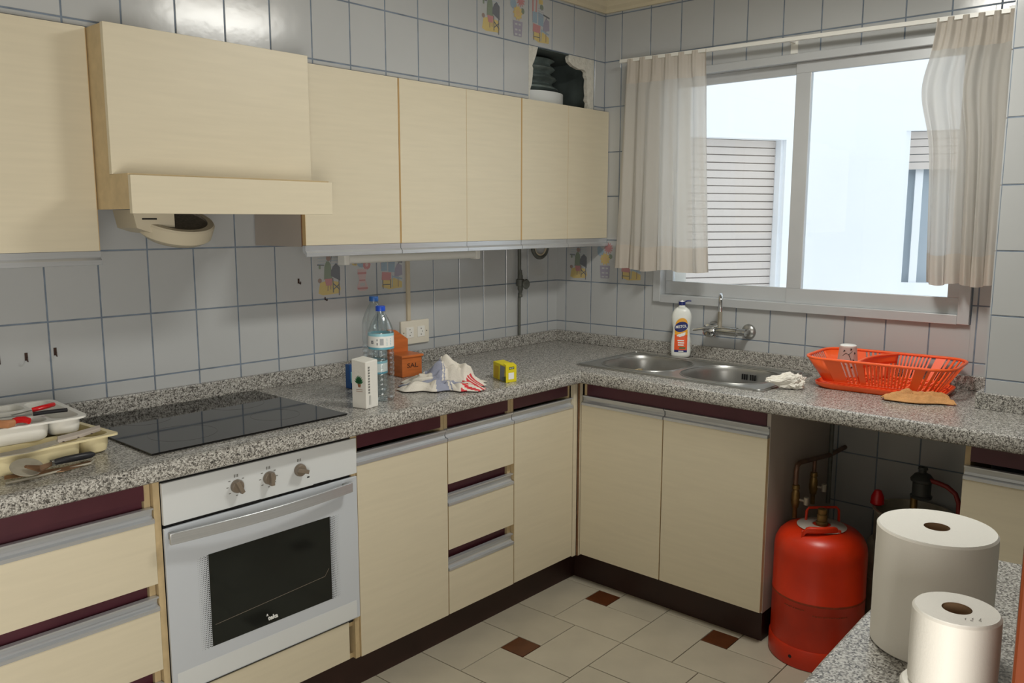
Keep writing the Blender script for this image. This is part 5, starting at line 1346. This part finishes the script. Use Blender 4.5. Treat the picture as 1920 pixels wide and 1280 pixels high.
# ============================================================ BREAKFAST BAR, ROLLS, DOOR FRAME
PZ = .780
pb = thing('breakfast_bar', 'low speckled granite bar top with rounded end in the foreground', 'bar counter', (-2.1, -2.4, PZ))
pts = [(-2.95, -2.18), (-2.60, -2.155), (-2.35, -2.140), (-2.15, -2.131), (-1.95, -2.121), (-1.75, -2.115), (-1.60, -2.118), (-1.48, -2.125), (-1.39, -2.142), (-1.335, -2.175), (-1.310, -2.22), (-1.303, -2.29), (-1.300, -2.40), (-1.30, -2.95), (-2.10, -2.95), (-2.10, -2.41), (-2.95, -2.405)]
mb = MB(); nP = len(pts)
cen = Vector((-2.1, -2.5, 0))
vs = []; rings = [(0, PZ-.035), (.0, PZ-.006), (-.002, PZ-.002), (-.006, PZ)]
for d, z in rings: vs += [(x+(cen.x-x)*(-d)/abs(cen.x-x if abs(cen.x-x) > .3 else 1), y+(cen.y-y)*(-d)/abs(cen.y-y if abs(cen.y-y) > .3 else 1), z) for x, y in pts]
mb.add(vs, [(i*nP+j, i*nP+(j+1) % nP, (i+1)*nP+(j+1) % nP, (i+1)*nP+j) for i in range(3) for j in range(nP)]+[tuple(range(nP)), tuple(range(3*nP, 4*nP))], 'granite'); mb.obj('bar_top', pb, smooth=False)
MB().box(-2.9, -1.42, -2.30, -2.285, 0, PZ-.035, 'cream').box(-1.435, -1.42, -2.9, -2.30, 0, PZ-.035, 'cream').obj('support_panel', pb, smooth=False)
o = MB().box(-2.235, -2.085, -2.430, -2.564, 0, ROOF-.001, 'jamb').obj('trim_4', smooth=False, bevel=.004); struct(o, 'orange-brown wooden door frame at the right edge')
def roll(loc, R, H, rc_, lab, group=None):
    t = thing('paper_roll', lab, 'paper roll', loc)
    MB().lathe([(rc_, .001), (R-.003, .001), (R, .004), (R+.0005, H*.5), (R, H-.004), (R-.002, H-.0015)], loc, 'paper', 72, cap=False).obj('paper_wrap', t)
    # wound end: shallow concentric ridges
    pr = [(R-.002, H-.0015)]; n_ = 16
    for i in range(n_+1):
        r = R-.003-(R-.003-rc_)*i/n_; pr.append((r, H-(.0006 if i % 2 else .0002)))
    MB().lathe(pr, loc, 'paper_top', 72, cap=False).obj('wound_end', t)
    MB().lathe([(rc_, H-.0004), (rc_, .001), (rc_-.0015, .001), (rc_-.0015, H-.001)], loc, 'core', 40, cap=False).obj('cardboard_core', t)['label'] = 'brown cardboard core'
    return t
roll((-1.7875, -2.2342, PZ), .0893, .2039, .0195, 'large white paper towel roll standing on the bar top')
sm = (-2.0925, -2.3409)
a_ = roll((sm[0]-.004, sm[1]+.0075, PZ), .0513, .1035, .017, 'small white toilet paper roll at the bottom of the stack of two')
b_ = roll((sm[0], sm[1], PZ+.104), .0513, .1042, .0175, 'small white toilet paper roll on top of the stack of two')
mb = MB(); zt_ = PZ+.104+.1046
for i, (u, v) in enumerate(((-.006, -.030), (-.001, -.033), (.003, -.030), (.009, -.034), (.012, -.031))):
    p = Vector((sm[0], sm[1], zt_))+rv*u+dv_*v; mb.tube([tuple(p), tuple(p+rv*.0025+dv_*(.002*(-1)**i))], .0004, 'print_grey', 4)
mb.obj('pen_mark', b_)
mb = MB(); pt_ = (math.atan2(CAM.y-sm[1], CAM.x-sm[0]))
